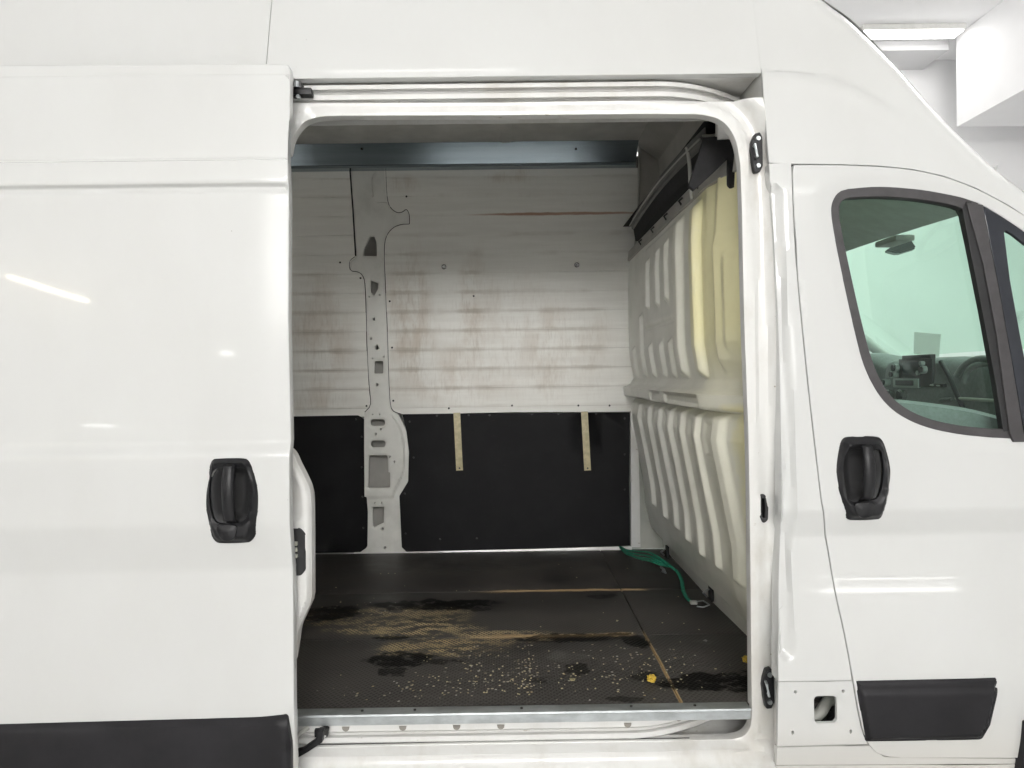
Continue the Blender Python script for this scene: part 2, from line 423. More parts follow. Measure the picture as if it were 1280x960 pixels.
def sheet(name, outline, mat, parent, yf, holes=(), step=.03, zs=None, thick=.02, px=True, bev=.0016, smooth=40, edgestep=None, flip=False, build=True):
    """pressed panel: outline (+ holes) filled, pushed to depth yf(X, Z), with rolled edges of real thickness"""
    if not callable(yf): yf = const(yf)
    O = to_xz(outline, yf) if px else [tuple(p) for p in outline]
    H = [to_xz(h, yf) if px else [tuple(p) for p in h] for h in holes]
    es = edgestep or step
    def sub(pl):
        out = []
        for i in range(len(pl)):
            a = np.array(pl[i]); b = np.array(pl[(i + 1) % len(pl)]); n = max(1, int(np.linalg.norm(b - a) / es))
            for k in range(n): out.append(tuple(a + (b - a) * k / n))
        return out
    O = sub(O); H = [sub(h) for h in H]
    A = np.array(O); x0, z0 = A.min(0); x1, z1 = A.max(0)
    xs = np.arange(x0 + step * .5, x1, step)
    zz = np.arange(z0 + step * .5, z1, step)
    if zs is not None: zz = np.array(sorted(set(np.round(np.concatenate([zz, np.asarray(zs)]), 5))))
    GX, GZ = [a.ravel() for a in np.meshgrid(xs, zz)]
    keep = inside(O, GX, GZ) & (dline(O, GX, GZ, True) > min(step, .012) * .35)
    for h in H:
        keep &= ~inside(h, GX, GZ) & (dline(h, GX, GZ, True) > min(step, .012) * .35)
    pts = list(O); edges = [(i, (i + 1) % len(O)) for i in range(len(O))]
    for h in H:
        b = len(pts); pts += h; edges += [(b + i, b + (i + 1) % len(h)) for i in range(len(h))]
    pts += list(zip(GX[keep], GZ[keep]))
    vo, _, fo, _, _, _ = delaunay_2d_cdt([Vector(p) for p in pts], edges, [], 0, 1e-6)
    V = np.array([(v[0], v[1]) for v in vo])
    cen = np.array([V[list(f)].mean(0) for f in fo])
    ok = inside(O, cen[:, 0], cen[:, 1])
    for h in H: ok &= ~inside(h, cen[:, 0], cen[:, 1])
    Y = yf(V[:, 0], V[:, 1])
    bm = bmesh.new()
    bv = [bm.verts.new((V[i, 0], Y[i], V[i, 1])) for i in range(len(V))]
    for f, k in zip(fo, ok):
        if k:
            a, b, c = (V[j] for j in f)
            cr = (b[0] - a[0]) * (c[1] - a[1]) - (b[1] - a[1]) * (c[0] - a[0])
            if abs(cr) < 1e-12: continue
            idx = f if cr > 0 else f[::-1]
            try: bm.faces.new([bv[j] for j in idx])
            except ValueError: pass
    for v in [v for v in bm.verts if not v.link_faces]: bm.verts.remove(v)
    if thick:
        bm.verts.index_update(); nrm = {}
        be = [e for e in bm.edges if len(e.link_faces) == 1]
        for e in be:
            e.smooth = False
            f = e.link_faces[0]; c = f.calc_center_median(); m = (e.verts[0].co + e.verts[1].co) / 2
            dx, dz = e.verts[1].co.x - e.verts[0].co.x, e.verts[1].co.z - e.verts[0].co.z
            n = Vector((dz, 0, -dx)); 
            if n.length == 0: continue
            n.normalize()
            if n.dot(m - c) < 0: n = -n
            for v in e.verts: nrm[v] = nrm.get(v, Vector((0, 0, 0))) + n
        rings = [(0, 0), (bev * .7, bev * .3), (bev, bev), (bev, thick)]
        prev = {v: v for v in nrm}
        for (off, dep) in rings[1:]:
            cur = {v: bm.verts.new(v.co + nrm[v].normalized() * off + Vector((0, dep, 0))) for v in nrm}
            for e in be:
                a, b = e.verts
                if a not in cur or b not in cur: continue
                f = bm.faces.new((prev[a], prev[b], cur[b], cur[a]))
            prev = cur
        bmesh.ops.recalc_face_normals(bm, faces=bm.faces)
        # make the outside face the viewer (-Y)
        s = sum(f.normal.y * f.calc_area() for f in list(bm.faces)[:200])
        if s > 0: bmesh.ops.reverse_faces(bm, faces=bm.faces)
    return finish(name, bm, mat, parent, smooth) if build else bm

def box(bm, c, s, R=None, bev=0):
    """box of size s at c"""
    r = bmesh.ops.create_cube(bm, size=1); vs = r['verts']
    for v in vs:
        q = Vector((v.co.x * s[0], v.co.y * s[1], v.co.z * s[2]))
        if R is not None: q = R @ q
        v.co = q + Vector(c)
    if bev:
        es = list({e for v in vs for e in v.link_edges})
        bmesh.ops.bevel(bm, geom=es, offset=bev, segments=2, affect='EDGES', profile=.7)
def box_o(name, c, s, mat, parent, R=None, bev=.002):
    bm = bmesh.new(); box(bm, c, s, R, bev); return finish(name, bm, mat, parent, 20)
def box2(name, a, b, mat, parent, bev=.002):
    a = np.array(a, float); b = np.array(b, float)
    return box_o(name, (a + b) / 2, np.abs(b - a), mat, parent, bev=bev)
def tube(bm, pts, r, seg=8, flat=None):
    pts = [Vector(p) for p in pts]; rings = []
    for i, p in enumerate(pts):
        d = (pts[min(i + 1, len(pts) - 1)] - pts[max(i - 1, 0)]).normalized()
        up = Vector((0, 0, 1)) if abs(d.z) < .9 else Vector((0, 1, 0))
        s = d.cross(up).normalized(); u = s.cross(d)
        rr = r[i] if isinstance(r, (list, tuple)) else r
        fw, fh = flat if flat else (1, 1)
        rings.append([bm.verts.new(p + s * math.cos(2 * math.pi * k / seg) * rr * fw + u * math.sin(2 * math.pi * k / seg) * rr * fh) for k in range(seg)])
    for a, b in zip(rings, rings[1:]):
        for k in range(seg): bm.faces.new((a[k], a[(k + 1) % seg], b[(k + 1) % seg], b[k]))
    bm.faces.new(rings[0][::-1]); bm.faces.new(rings[-1])
def tube_o(name, pts, r, mat, parent, seg=8, flat=None):
    bm = bmesh.new(); tube(bm, pts, r, seg, flat); return finish(name, bm, mat, parent, 50)
def strip(bm, rows):
    """grid surface from rows of points"""
    V = [[bm.verts.new(tuple(p)) for p in r] for r in rows]
    for a, b in zip(V, V[1:]):
        for i in range(len(a) - 1): bm.faces.new((a[i], a[i + 1], b[i + 1], b[i]))
def extr_x(name, prof, xs, mat, parent, yoff=None, smooth=35):
    """cross-section [(Y, Z)...] swept along X; yoff(X) bends it inward"""
    bm = bmesh.new()
    rows = [[(x, y + (yoff(x) if yoff else 0), z) for (y, z) in prof] for x in xs]
    strip(bm, rows); return finish(name, bm, mat, parent, smooth)
def disc(bm, c, r, h, axis='Y', seg=12):
    m = Matrix.Rotation(math.pi / 2, 3, 'X') if axis == 'Y' else (Matrix.Rotation(math.pi / 2, 3, 'Y') if axis == 'X' else Matrix.Identity(3))
    res = bmesh.ops.create_cone(bm, cap_ends=True, segments=seg, radius1=r, radius2=r * .85, depth=h)
    for v in res['verts']: v.co = m @ v.co + Vector(c)
def px2(off, sc, pts):
    return [(off[0] + x / sc, off[1] + y / sc) + tuple(q / sc for q in r) for x, y, *r in pts]
def circ(cx, cy_, rx, ry=None, n=14):
    ry = ry or rx
    return [(cx + rx * math.cos(2 * math.pi * k / n), cy_ + ry * math.sin(2 * math.pi * k / n)) for k in range(n)]


# ------------------------------------------------------------------ the room
def room():
    x0, x1, y0, y1 = -7.5, 6.9, -8.0, 5.05
    def S_(o): o['kind'] = 'structure'; return o
    S_(box2('floor', (x0, y0, -.1), (x1, y1, 0), 'gfloor', None, bev=0))
    S_(box2('ceiling', (x0, y0, CEIL), (x1, y1, CEIL + .1), 'wall', None, bev=0))
    S_(box2('wall_back', (x0, y1, 0), (x1, y1 + .1, CEIL), 'wall', None, bev=0))
    S_(box2('wall_front', (x0, y0 - .1, 0), (x1, y0, CEIL), 'wall', None, bev=0))
    S_(box2('wall_left', (x0 - .1, y0, 0), (x0, y1, CEIL), 'wall', None, bev=0))
    S_(box2('wall_right', (x1, y0, 0), (x1 + .1, y1, CEIL), 'wallgrey', None, bev=0))
    S_(box2('ceiling_beam', (x0, 4.62, 4.31), (3.98, 5.049, CEIL - .001), 'wallgrey', None, bev=.004))
    d = box2('boxed_duct', (4.0, -3.0, 3.60), (6.899, 4.55, CEIL - .001), 'wall', None, bev=.006)
    tag(d, 'large white boxed duct running under the ceiling beside the right wall', 'duct')
    for lst, mt, where in ((LIGHTS, 'lamp', 'on the camera side of the van'), (BACK_LIGHTS, 'lamp_back', 'over the far side of the van')):
        first = None
        for (x, y, sx, sy) in lst:
            if first is None:
                e = empty('ceiling_light', (x, y, CEIL))
                h = box2('lamp_housing', (x - sx / 2, y - sy / 2, CEIL - .05), (x + sx / 2, y + sy / 2, CEIL - .001), 'white_pl', e, bev=.004)
                df = box2('diffuser', (x - sx / 2 + .015, y - sy / 2 + .015, CEIL - .062), (x + sx / 2 - .015, y + sy / 2 - .015, CEIL - .0505), mt, e, bev=.002)
                first = e
            else:
                e = first.copy(); COL.objects.link(e); e.location = (x, y, CEIL)
                for ch in (h, df):
                    c = ch.copy(); COL.objects.link(c); c.parent = e
            tag(e, 'rectangular white ceiling light of the workshop ' + where, 'ceiling light', 'ceiling lights ' + where)
    q0, q1 = PZ(1080, 45, CEIL - .06), PZ(1207, 36, CEIL - .06)
    e = empty('ceiling_light', ((q0[0] + q1[0]) / 2, q0[1], CEIL)); xm = (q0[0] + q1[0]) / 2
    a, b = q0[0] - .03, q1[0]; ym = q0[1] - .01
    box2('lamp_housing', (a - .02, ym - .085, CEIL - .05), (b + .02, ym + .085, CEIL - .001), 'white_pl', e, bev=.004)
    box2('diffuser', (a, ym - .07, CEIL - .062), (b, ym + .07, CEIL - .0505), 'lamp_mid', e, bev=.002)
    tag(e, 'lit rectangular ceiling light seen above the sloping front of the van roof', 'ceiling light')
room()
# a warm tube light hanging over the far left of the bay, and a low wall strip: both seen mirrored in the paint
def extra_lights():
    e = empty('tube_light', (-5.13, -6.45, 3.0))
    box2('lamp_housing', (-5.19, -7.2, 3.012), (-5.07, -5.7, 3.06), 'white_pl', e, bev=.004)
    tube_o('tube', [(-5.13, -7.15, 3.0), (-5.13, -5.75, 3.0)], .03, 'warmlamp', e, 12)
    for y in (-7.0, -5.9): tube_o('hanging_wire', [(-5.13, y, 3.06), (-5.13, y, CEIL)], .004, 'white_pl', e, 6)
    tag(e, 'warm tube light hanging on two wires over the left of the workshop', 'tube light')
    e = empty('wall_light', (4.9, -7.95, .3))
    box2('lamp_housing', (4.02, -7.999, .27), (5.85, -7.95, .35), 'white_pl', e, bev=.004)
    box2('diffuser', (4.04, -7.9495, .29), (5.83, -7.94, .33), 'lamp_panel', e, bev=.002)
    tag(e, 'long white strip light low on the workshop wall opposite the van', 'wall light')
    for (x, z, sx, sz, lb) in ((-3.7, 2.1, .20, .05, 'small bright lamp on the workshop wall at head height'), (-5.4, 1.17, .36, .03, 'slim short lamp on the workshop wall at hip height')):
        e = empty('wall_lamp', (x, -7.97, z))
        box2('lamp_housing', (x - sx / 2 - .02, -7.999, z - sz / 2 - .015), (x + sx / 2 + .02, -7.95, z + sz / 2 + .015), 'white_pl', e, bev=.004)
        box2('diffuser', (x - sx / 2, -7.9495, z - sz / 2), (x + sx / 2, -7.94, z + sz / 2), 'lamp_small', e, bev=.002)
        tag(e, lb, 'wall lamp')
    e = empty('fill_panel', (.25, -7.95, 3.45))  # unseen panel added to brighten the hold through the side opening
    box2('panel_housing', (-1.65, -7.999, 2.66), (2.15, -7.93, 4.24), 'white_pl', e, bev=.006)
    box2('diffuser', (-1.6, -7.9295, 2.71), (2.1, -7.92, 4.19), 'lamp_panel', e, bev=.002)
    tag(e, 'unseen white fill panel added high on the workshop wall opposite the open side door', 'light panel')
extra_lights()

# ------------------------------------------------------------------ the van
VAN = empty('van', (0.2, 1.0, 0.0))
tag(VAN, 'white high-roof panel van with its sliding side door open on an empty cargo hold', 'van')

def body(z):
    """side profile of the body: inward offset at height z"""
    return np.interp(z, [.30, .45, .62, .90, 1.005, 1.075, 1.16, 1.5, 2.0, 2.3, 2.5, 2.66, 2.70], [.012, -.016, -.028, .003, .009, -.013, -.008, .010, .030, .050, .082, .135, .17])
def bodyf(X, Z):
    # light smoothing of the profile
    return (body(Z - .006) + body(Z) + body(Z + .006)) / 3
BODYZ = list(np.arange(.98, 1.10, .006)) + list(np.arange(2.28, 2.33, .008))

# silhouette of the roof front, in pixels
SIL = cat([(880, -96), (935, -70), (985, -38), (1030, 0), (1062, 23), (1092, 52), (1132, 97), (1182, 153), (1238, 207), (1282, 241), (1340, 282), (1420, 340)], 4)
def silY(X, Z): return bodyf(X, Z) + .03
SILW = to_xz(SIL, lambda X, Z: bodyf(X, Z) + .055)

def capf(X, Z):
    d = dline(SILW, X, Z)
    y = bodyf(X, Z) + .055 * np.clip(1 - d / .07, 0, 1) ** 2.2
    cr = to_cr(X)
    fade = sm(CRX1, CRX1 - .12, X)
    y = y + fade * (.010 * sm(cr - .005, cr + .005, Z) - .006 * np.exp(-((Z - cr + .025) / .02) ** 2) * .6)
    return y
CRW = [(q[0], q[2]) for q in (P(x, y, .05) for x, y in [(945, 89), (985, 89), (1020, 92), (1060, 104), (1100, 125), (1140, 152)])]
CRX1 = CRW[-1][0]
def to_cr(X): return np.interp(X, [c[0] for c in CRW], [c[1] for c in CRW])

def roof_sides():
    sheet('roof_side_panel', [(-150, -75), (340, -75), (339, 0), (332, 80), (331.5, 99), (-150, 106)], 'paint', VAN, bodyf, step=.04, zs=BODYZ, thick=.03)
    sheet('roof_side_panel', [(342, -75), (938, -75), (941, 0), (951, 91), (640, 94.5), (366, 98), (333.5, 99), (334, 80), (341, 0)], 'paint', VAN, bodyf, step=.04, zs=BODYZ, thick=.03)
    gap_top = [(990.5, 203.8), (1050, 204.5), (1100, 206.5), (1140, 210.5), (1180, 219), (1220, 234), (1260, 255), (1300, 281), (1345, 316)]
    sil_in = SIL
    out = [(940, -75)] + [p for p in sil_in[1:-4] if p[1] > -66] + [(1362, 306)] + gap_top[::-1] + [(962, 203), (960, 178), (957, 140), (953, 90), (943, 0)]
    ow = []
    for p in out:
        onsil = min(math.hypot(p[0] - q[0], p[1] - q[1]) for q in sil_in) < 1
        ow += to_xz([p], (lambda X, Z: bodyf(X, Z) + .055) if onsil else bodyf)
    sheet('cab_roof_side', ow, 'paint', VAN, capf, step=.02, thick=.012, zs=BODYZ, px=False)
    # front cap: from the silhouette across to the far side, solid above the header, windscreen below
    hx = 1.40
    rows = []
    n = len(SILW); W = np.array(SILW); T = np.gradient(W, axis=0); N = np.stack([-T[:, 1], T[:, 0]], 1); N /= np.linalg.norm(N, axis=1)[:, None]
    N *= np.sign(N[:, 1:2])
    Y0 = body(W[:, 1]) + .055
    for (sY, off) in [(0, 0), (.004, .0025), (.010, .005), (.03, .008), (.07, .013), (.17, .02), (.33, .028), (.5, .032), (.67, .028), (.83, .02), (.93, .01), (.98, -.02), (1.0, -.06)]:
        rows.append([(W[i, 0] + N[i, 0] * off, Y0[i] + (2.07 - Y0[i]) * sY, W[i, 1] + N[i, 1] * off) for i in range(n)])
    R = np.array(rows)
    k = int(np.searchsorted(W[:, 0], hx))
    bm = bmesh.new(); strip(bm, [r[:k + 1] for r in rows]); finish('roof_front', bm, 'paint', VAN)
    bm = bmesh.new(); strip(bm, [r[k:] for r in rows[:4]]); finish('windscreen_frame', bm, 'paint', VAN)
    bm = bmesh.new()
    lo = [[tuple(np.array(p) + np.array((0, 0, -.0))) for p in r[k:]] for r in rows[3:-2]]
    # carry the glass on down to the scuttle
    for r in lo:
        e = np.array(r[-1]); d = np.array(r[-1]) - np.array(r[-2]); d /= np.linalg.norm(d)
        r += [tuple(e + d * s) for s in (.15, .35)]
    strip(bm, lo); ws = finish('windscreen', bm, 'wglass', VAN)
    # black band round the glass and the two pillars beside it
    for yy in (.135, 1.86):
        pts = [(p[0] - .015, yy, p[2] - .035) for p in [r for r in lo[0 if yy < 1 else -1]]]
        tube_o('windscreen_pillar', pts, .028, 'paint' if yy < 1 else 'headl', VAN, 8)
    # main roof
    bm = bmesh.new(); prof = []
    for yy, zz in [(.12, 2.64), (.15, 2.68), (.22, 2.72), (.4, 2.745), (1.0, 2.76), (1.6, 2.75), (1.9, 2.725), (2.03, 2.68), (2.075, 2.5), (2.09, 1.8), (2.09, 1.1), (2.08, .45)]:
        prof.append([(x, yy, zz) for x in (-2.6, -1, 0, .55, SILW[0][0] + .02)])
    strip(bm, prof); finish('roof', bm, 'paint', VAN)
    # rear wall closing the hold
    box2('rear_door', (-2.66, .05, .5), (-2.60, 2.03, 2.72), 'paint', VAN, bev=.01)
    # far flank of the cab (below its window) and the front end
    sheet_far = [(.75, .45), (2.15, .45), (2.15, 1.40), (1.95, 1.5), (.95, 1.42), (.95, 1.95), (1.3, 2.05), (.9, 2.6), (.75, 2.6)]
    sheet('cab_far_side', sheet_far, 'paint', VAN, const(2.06), px=False, step=.2, thick=.02)
    box2('front_end', (2.3, .1, .45), (2.36, 2.0, 1.32), 'paint', VAN, bev=.02)
    box2('underbody', (-2.6, .36, .36), (2.3, 1.98, .41), 'gapdark', VAN, bev=0)
roof_sides()

# ---- B pillar outer skin, sill piece and fuel-flap panel
GAP = [(990, 204), (991, 240), (995, 320), (1002, 400), (1010, 480), (1019, 560), (1031, 660), (1043, 735), (1056, 795), (1066, 850), (1073, 890), (1080, 918), (1090, 936), (1104, 944), (1125, 946.5)]
PEDGE = [(962, 205), (964, 240), (968, 300), (974, 420), (977, 560), (977, 640), (974, 720), (973, 850), (971, 932)]
def pillar():
    g = cat(GAP, 3); gl = [(x - 1.4, y) for x, y in g]
    e = cat(PEDGE, 3)
    # pressed vertical channel beside the outer edge
    ch = cat([(974, 236), (975, 300), (980, 420), (984, 560), (984, 640), (981, 720), (979.5, 812)], 3)
    chw = [(q[0], q[2]) for q in (P(x, y, 0) for x, y in ch)]
    def yf(X, Z):
        d = dline(chw, X, Z)
        return bodyf(X, Z) + .016 * sm(.020, .008, d) + .022 * 0
    up = [p for p in gl if p[1] <= 848]; 
    out = up + [(1064.2, 850)] + [(973.5, 851.5)] + [p for p in e if p[1] < 850][::-1]
    sheet('pillar', out, 'paint', VAN, yf, step=.011, thick=.05, zs=BODYZ)
    # fuel-flap panel below, with the square opening and its four bolt holes
    lowg = [p for p in gl if 853 < p[1] < 931]
    out = [(973.5, 853.3), (1065, 851.8)] + lowg + [(1084.5, 930), (972, 932.5)]
    hole = rp([(1017, 870, 6), (1046, 869.5, 6), (1046.5, 900, 6), (1043, 904, 3), (1018, 904.5, 6)])
    hw = [(q[0], q[2]) for q in (P(x, y, 0) for x, y in hole)]
    def yf2(X, Z):
        return bodyf(X, Z) + .004 * sm(.014, .003, dline(hw, X, Z, True))
    sheet('fuel_flap_panel', out, 'paint', VAN, yf2, holes=[hole, circ(994.5, 865, 2.2), circ(1054, 864, 2.2), circ(991, 916, 2, 2.9), circ(1063.5, 914.5, 2, 2.9)], step=.013, thick=.012, bev=.0008)
    box2('pillar_return', P(974.5, 856, .014), P(979, 931, .06), 'jamb', VAN, bev=0)
    box2('fuel_recess', P(1005, 860, .12), P(1060, 915, .14), 'gapdark', VAN, bev=0)
    tube_o('fuel_hose', [P(1017, 898, .07), P(1026, 890, .07), P(1034, 877, .085), P(1048, 872, .10)], .016, 'greylight', VAN, 10)
    tube_o('fuel_hose', [P(1036, 905, .08), P(1041, 890, .085), P(1047, 876, .09)], .013, 'trim', VAN, 10)
    # sill strip below
    def yf3(X, Z): return bodyf(X, Z) + .004
    sheet('sill_panel', [(972, 935), (1087, 932.5), (1093, 939), (1106, 947), (1290, 949.5), (1290, 954), (1000, 955.5), (971, 956)], 'paint', VAN, yf3, step=.02, thick=.02)
    sheet('sill_panel', [(971, 958), (1290, 956), (1290, 1010), (971, 1010)], 'paint', VAN, yf3, step=.03, thick=.03)
    # dark backing behind the door gap
    gw = [P(x, y, .045) for x, y in g]
    bm = bmesh.new(); strip(bm, [[tuple(p + np.array((-.012, .01, 0))) for p in gw], [tuple(p + np.array((.02, .01, 0))) for p in gw]]); finish('door_seal', bm, 'gapdark', VAN)
    gt = cat([(993, 204), (1100, 206.5), (1180, 219), (1260, 255), (1345, 316)], 4)
    gw = [P(x, y, .085) for x, y in gt]
    bm = bmesh.new(); strip(bm, [[tuple(p + np.array((0, 0, .02))) for p in gw], [tuple(p - np.array((0, 0, .03))) for p in gw]]); finish('door_seal', bm, 'gapdark', VAN)
    gb = [(1085, 930), (1110, 947), (1290, 950)]; gw = [P(x, y, .035) for x, y in gb]
    bm = bmesh.new(); strip(bm, [[tuple(p + np.array((0, 0, .03))) for p in gw], [tuple(p - np.array((0, 0, .02))) for p in gw]]); finish('door_seal', bm, 'gapdark', VAN)
pillar()

# ---- frame of the side opening
INNER = ([(345, 200)] + cat([(361, 190), (366, 170), (380, 152), (400, 145.5), (425, 144)], 4) + [(620, 143.5), (790, 142), (868, 142)] +
         cat([(880, 143), (898, 148), (912, 160), (921, 178), (926, 205)], 4) +
         cat([(928, 260), (931, 400), (936.5, 560), (938.5, 700), (940, 850), (940, 900), (936, 914), (928, 921.5), (915, 925)], 4) + [(840, 926.5), (600, 930), (385, 935), (345, 937)])
def frame():
    inw = [(q[0], q[2]) for q in (P(x, y, .06) for x, y in INNER)]
    X_R = P(927, 400, .06)[0]
    def yf(X, Z):
        d = dline(inw, X, Z, True)
        right = sm(X_R - .30, X_R - .02, X)
        y = .060 + .004 * np.sin(Z * 3)
        y = y + right * (.012 * sm(.028, .034, d) - .0 * d + .018 * sm(.055, .062, d) * 0 - .036 * sm(.060, .095, d))
        y = y - (1 - right) * .006 * sm(.012, .016, d) 
        # sill: shallow steps
        bot = sm(.50, .46, Z)
        y = y + bot * (-.020 * sm(.420, .405, Z) - .02 * sm(.385, .37, Z) - .006 * sm(.36, .35, Z))
        return y
    outer = [(300, 129.5), (620, 128.5), (905, 127.5), (945, 122), (953.5, 122), (961, 178), (965, 240), (971, 300), (977, 420), (980, 560), (980, 640), (977.5, 720), (976.5, 850), (976, 932), (976, 1010), (300, 1010)]
    holes = [INNER, rp([(950.5, 621, 2), (956, 620, 3), (958, 636, 3), (957.5, 649, 3), (954, 651, 3), (950.5, 641, 3)])]
    sheet('door_frame', outer, 'jamb', VAN, yf, holes=holes, step=.013, thick=.035, edgestep=.02)
    # inner lip of the opening
    go = rp([(948.5, 619, 3), (956.5, 618, 5), (960, 635, 6), (959.5, 650, 5), (954.5, 654, 5), (949, 643, 5)])
    gi = rp([(951, 623, 2), (956, 622, 3), (957.5, 636, 3), (957, 647, 3), (954, 649, 3), (951, 640, 3)])
    sheet('grommet', go, 'rubber', VAN, const(.062), holes=[gi], step=.01, thick=.02, edgestep=.006)
    box_o('grommet_recess', P(954.5, 636, .095), (.04, .01, .11), 'rubber', VAN, bev=0)
    # strikers
    for cx, cyy, flip in ((946, 190, 1), (960.5, 861, 1)):
        o = px2((cx - 50 / 5.333 - 0, cyy - 130 / 5.333), 5.333, [(40, 10, 8), (70, 0, 8), (84, 30, 6), (88, 220, 10), (70, 258, 10), (40, 262, 8), (22, 190, 4), (20, 160, 3), (12, 110, 3), (20, 60, 4)])
        pl = sheet('striker_plate', rp(o, 3), 'handle', VAN, const(.052), step=.01, thick=.02)
        a = P(cx - 4, cyy - 8, .045)
        b = P(cx - 1, cyy + 7, .045)
        bm = bmesh.new(); tube(bm, [a + (.004, .01, 0), a + (0, -.012, 0), b + (0, -.012, 0), b + (.004, .01, 0)], .004, 8); finish('striker_loop', bm, 'galv', pl)
        for dy in (-17, 17):
            bm = bmesh.new(); q = P(cx + 2, cyy + dy, .05); disc(bm, q, .007, .006)
            finish('bolt', bm, 'galv', pl)
    # upper guide: recess behind the rail
    x0, x1 = P(330, 100, .1)[0], P(948, 100, .06)[0]
    def yz(y, Y): q = P(640, y, Y); return (Y, q[2])
    xs = np.linspace(x0, x1, 40)
    extr_x('rail_recess', [(.052, yz(95, .052)[1]), (.22, yz(95.8, .056)[1]), (.23, yz(95.8, .056)[1] - .01), (.23, yz(150, .2)[1]), ], xs, 'jamb', VAN)
    # recess end wall at the B pillar
    a = P(951, 91, .06); bm = bmesh.new()
    strip(bm, [[(a[0] - .0, .056, a[2] + .0), (a[0] - .002, .235, a[2] + .0)], [(a[0] + .003, .056, a[2] - .11), (a[0] + .0, .235, a[2] - .11)]]); finish('rail_recess_end', bm, 'jamb', VAN)
    xb = P(820, 105, .08)[0]; xe = P(934, 124, .18)[0]
    yo = lambda x: .15 * max(0, (x - xb) / (xe - xb)) ** 1.9 if x > xb else 0.
    prof = [(.13, 102.5), (.088, 103), (.086, 103.6), (.070, 104.2), (.069, 109.2), (.078, 110.3), (.090, 110.8), (.091, 114.5), (.073, 115.8), (.070, 116.4), (.069, 122.2), (.082, 123.4), (.094, 124), (.095, 128), (.078, 129), (.065, 130.2), (.10, 131.5)]
    pr = [(Y, P(640, y, Y)[2]) for Y, y in prof]
    xs = list(np.linspace(x0, xb, 14)) + list(np.linspace(xb, xe, 16)[1:])
    extr_x('upper_guide_rail', pr, xs, 'jamb', VAN, yo)
    # lower guide rail, curving in at its front end
    xb2 = P(790, 910, .08)[0]; xe2 = P(912, 903, .2)[0]
    yo2 = lambda x: .16 * max(0, (x - xb2) / (xe2 - xb2)) ** 1.8 if x > xb2 else 0.
    prof = [(.10, 900), (.064, 903.5), (.062, 911), (.090, 912.5), (.090, 915.5), (.066, 917), (.060, 919), (.060, 925), (.085, 927), (.11, 927.5)]
    pr = [(Y, P(640, y, Y)[2]) for Y, y in prof]
    xs = list(np.linspace(x0, xb2, 14)) + list(np.linspace(xb2, xe2, 16)[1:])
    rl = extr_x('lower_guide_rail', pr, xs, 'jamb', VAN, yo2)
    first = None
    for cx in (432, 503, 570, 625, 783, 850):
        y = 911.5 - (cx - 400) * .0135
        if first is None:
            pts = [(cx - 4.5, y - 2)] + [(cx + 4.5 * math.cos(a), y - 1.5 + 5 * math.sin(a)) for a in np.linspace(math.pi, 0, 7)] + [(cx + 4.5, y - 2)]
            first = sheet('drain_slot', pts[::-1], 'gapdark', rl, const(.0595), thick=.003, step=.02, bev=.0003); first.data.materials[0] = MAT['joint']; f0 = P(cx, y, .07)
        else:
            c = first.copy(); COL.objects.link(c); q = P(cx, y, .07); c.location = first.location + Vector(q - f0)
            c.location.y = first.location.y + yo2(q[0])
    gp = [(.074, P(640, 925.5, .074)[2]), (.074, P(640, 932, .074)[2])]
    extr_x('sill_gap_shade', gp, np.linspace(P(398, 930, .074)[0], P(862, 926, .074)[0], 8), 'gapdark', VAN)  # dark strip standing in for the shade in the gap under the rail
    # step well floor under the rail
    box2('step_well', (x0, .10, P(640, 931, .08)[2] - .03), (P(934, 900, .2)[0] + .03, .34, P(640, 931, .08)[2] - .008), 'jamb', VAN, bev=0)
    box2('step_well_riser', (x0, .30, .40), (P(938, 900, .2)[0] + .05, .33, .50), 'jamb', VAN, bev=0)
    # galvanised edge strip of the load floor: top flange and front face with a rolled nose
    zf = .512
    yb, yn = .086, .046
    z_n = zf; z_b = P(640, 904, yn)[2]
    pr = [(yb + .004, zf + .003), (yb - .002, zf + .0045), (yn + .006, z_n + .004), (yn, z_n + .0035), (yn - .003, z_n - .001), (yn, z_n - .004), (yn + .0015, z_b), (yn + .02, z_b - .001)]
    gx1 = P(938.5, 890, yn)[0]
    extr_x('load_sill_strip', pr, np.linspace(x0, gx1, 12), 'galv', VAN)
    s0 = None
    for cx in (452, 518, 652, 790, 870):
        q = PZ(cx, 887 - (cx - 640) * .014, zf + .006)
        if s0 is None:
            bm = bmesh.new(); disc(bm, (q[0], .068, zf + .005), .0045, .004, 'Z', 10); s0 = finish('screw', bm, 'screw', VAN)
        else:
            c = s0.copy(); COL.objects.link(c); c.location.x = q[0] - VAN.location.x
frame()

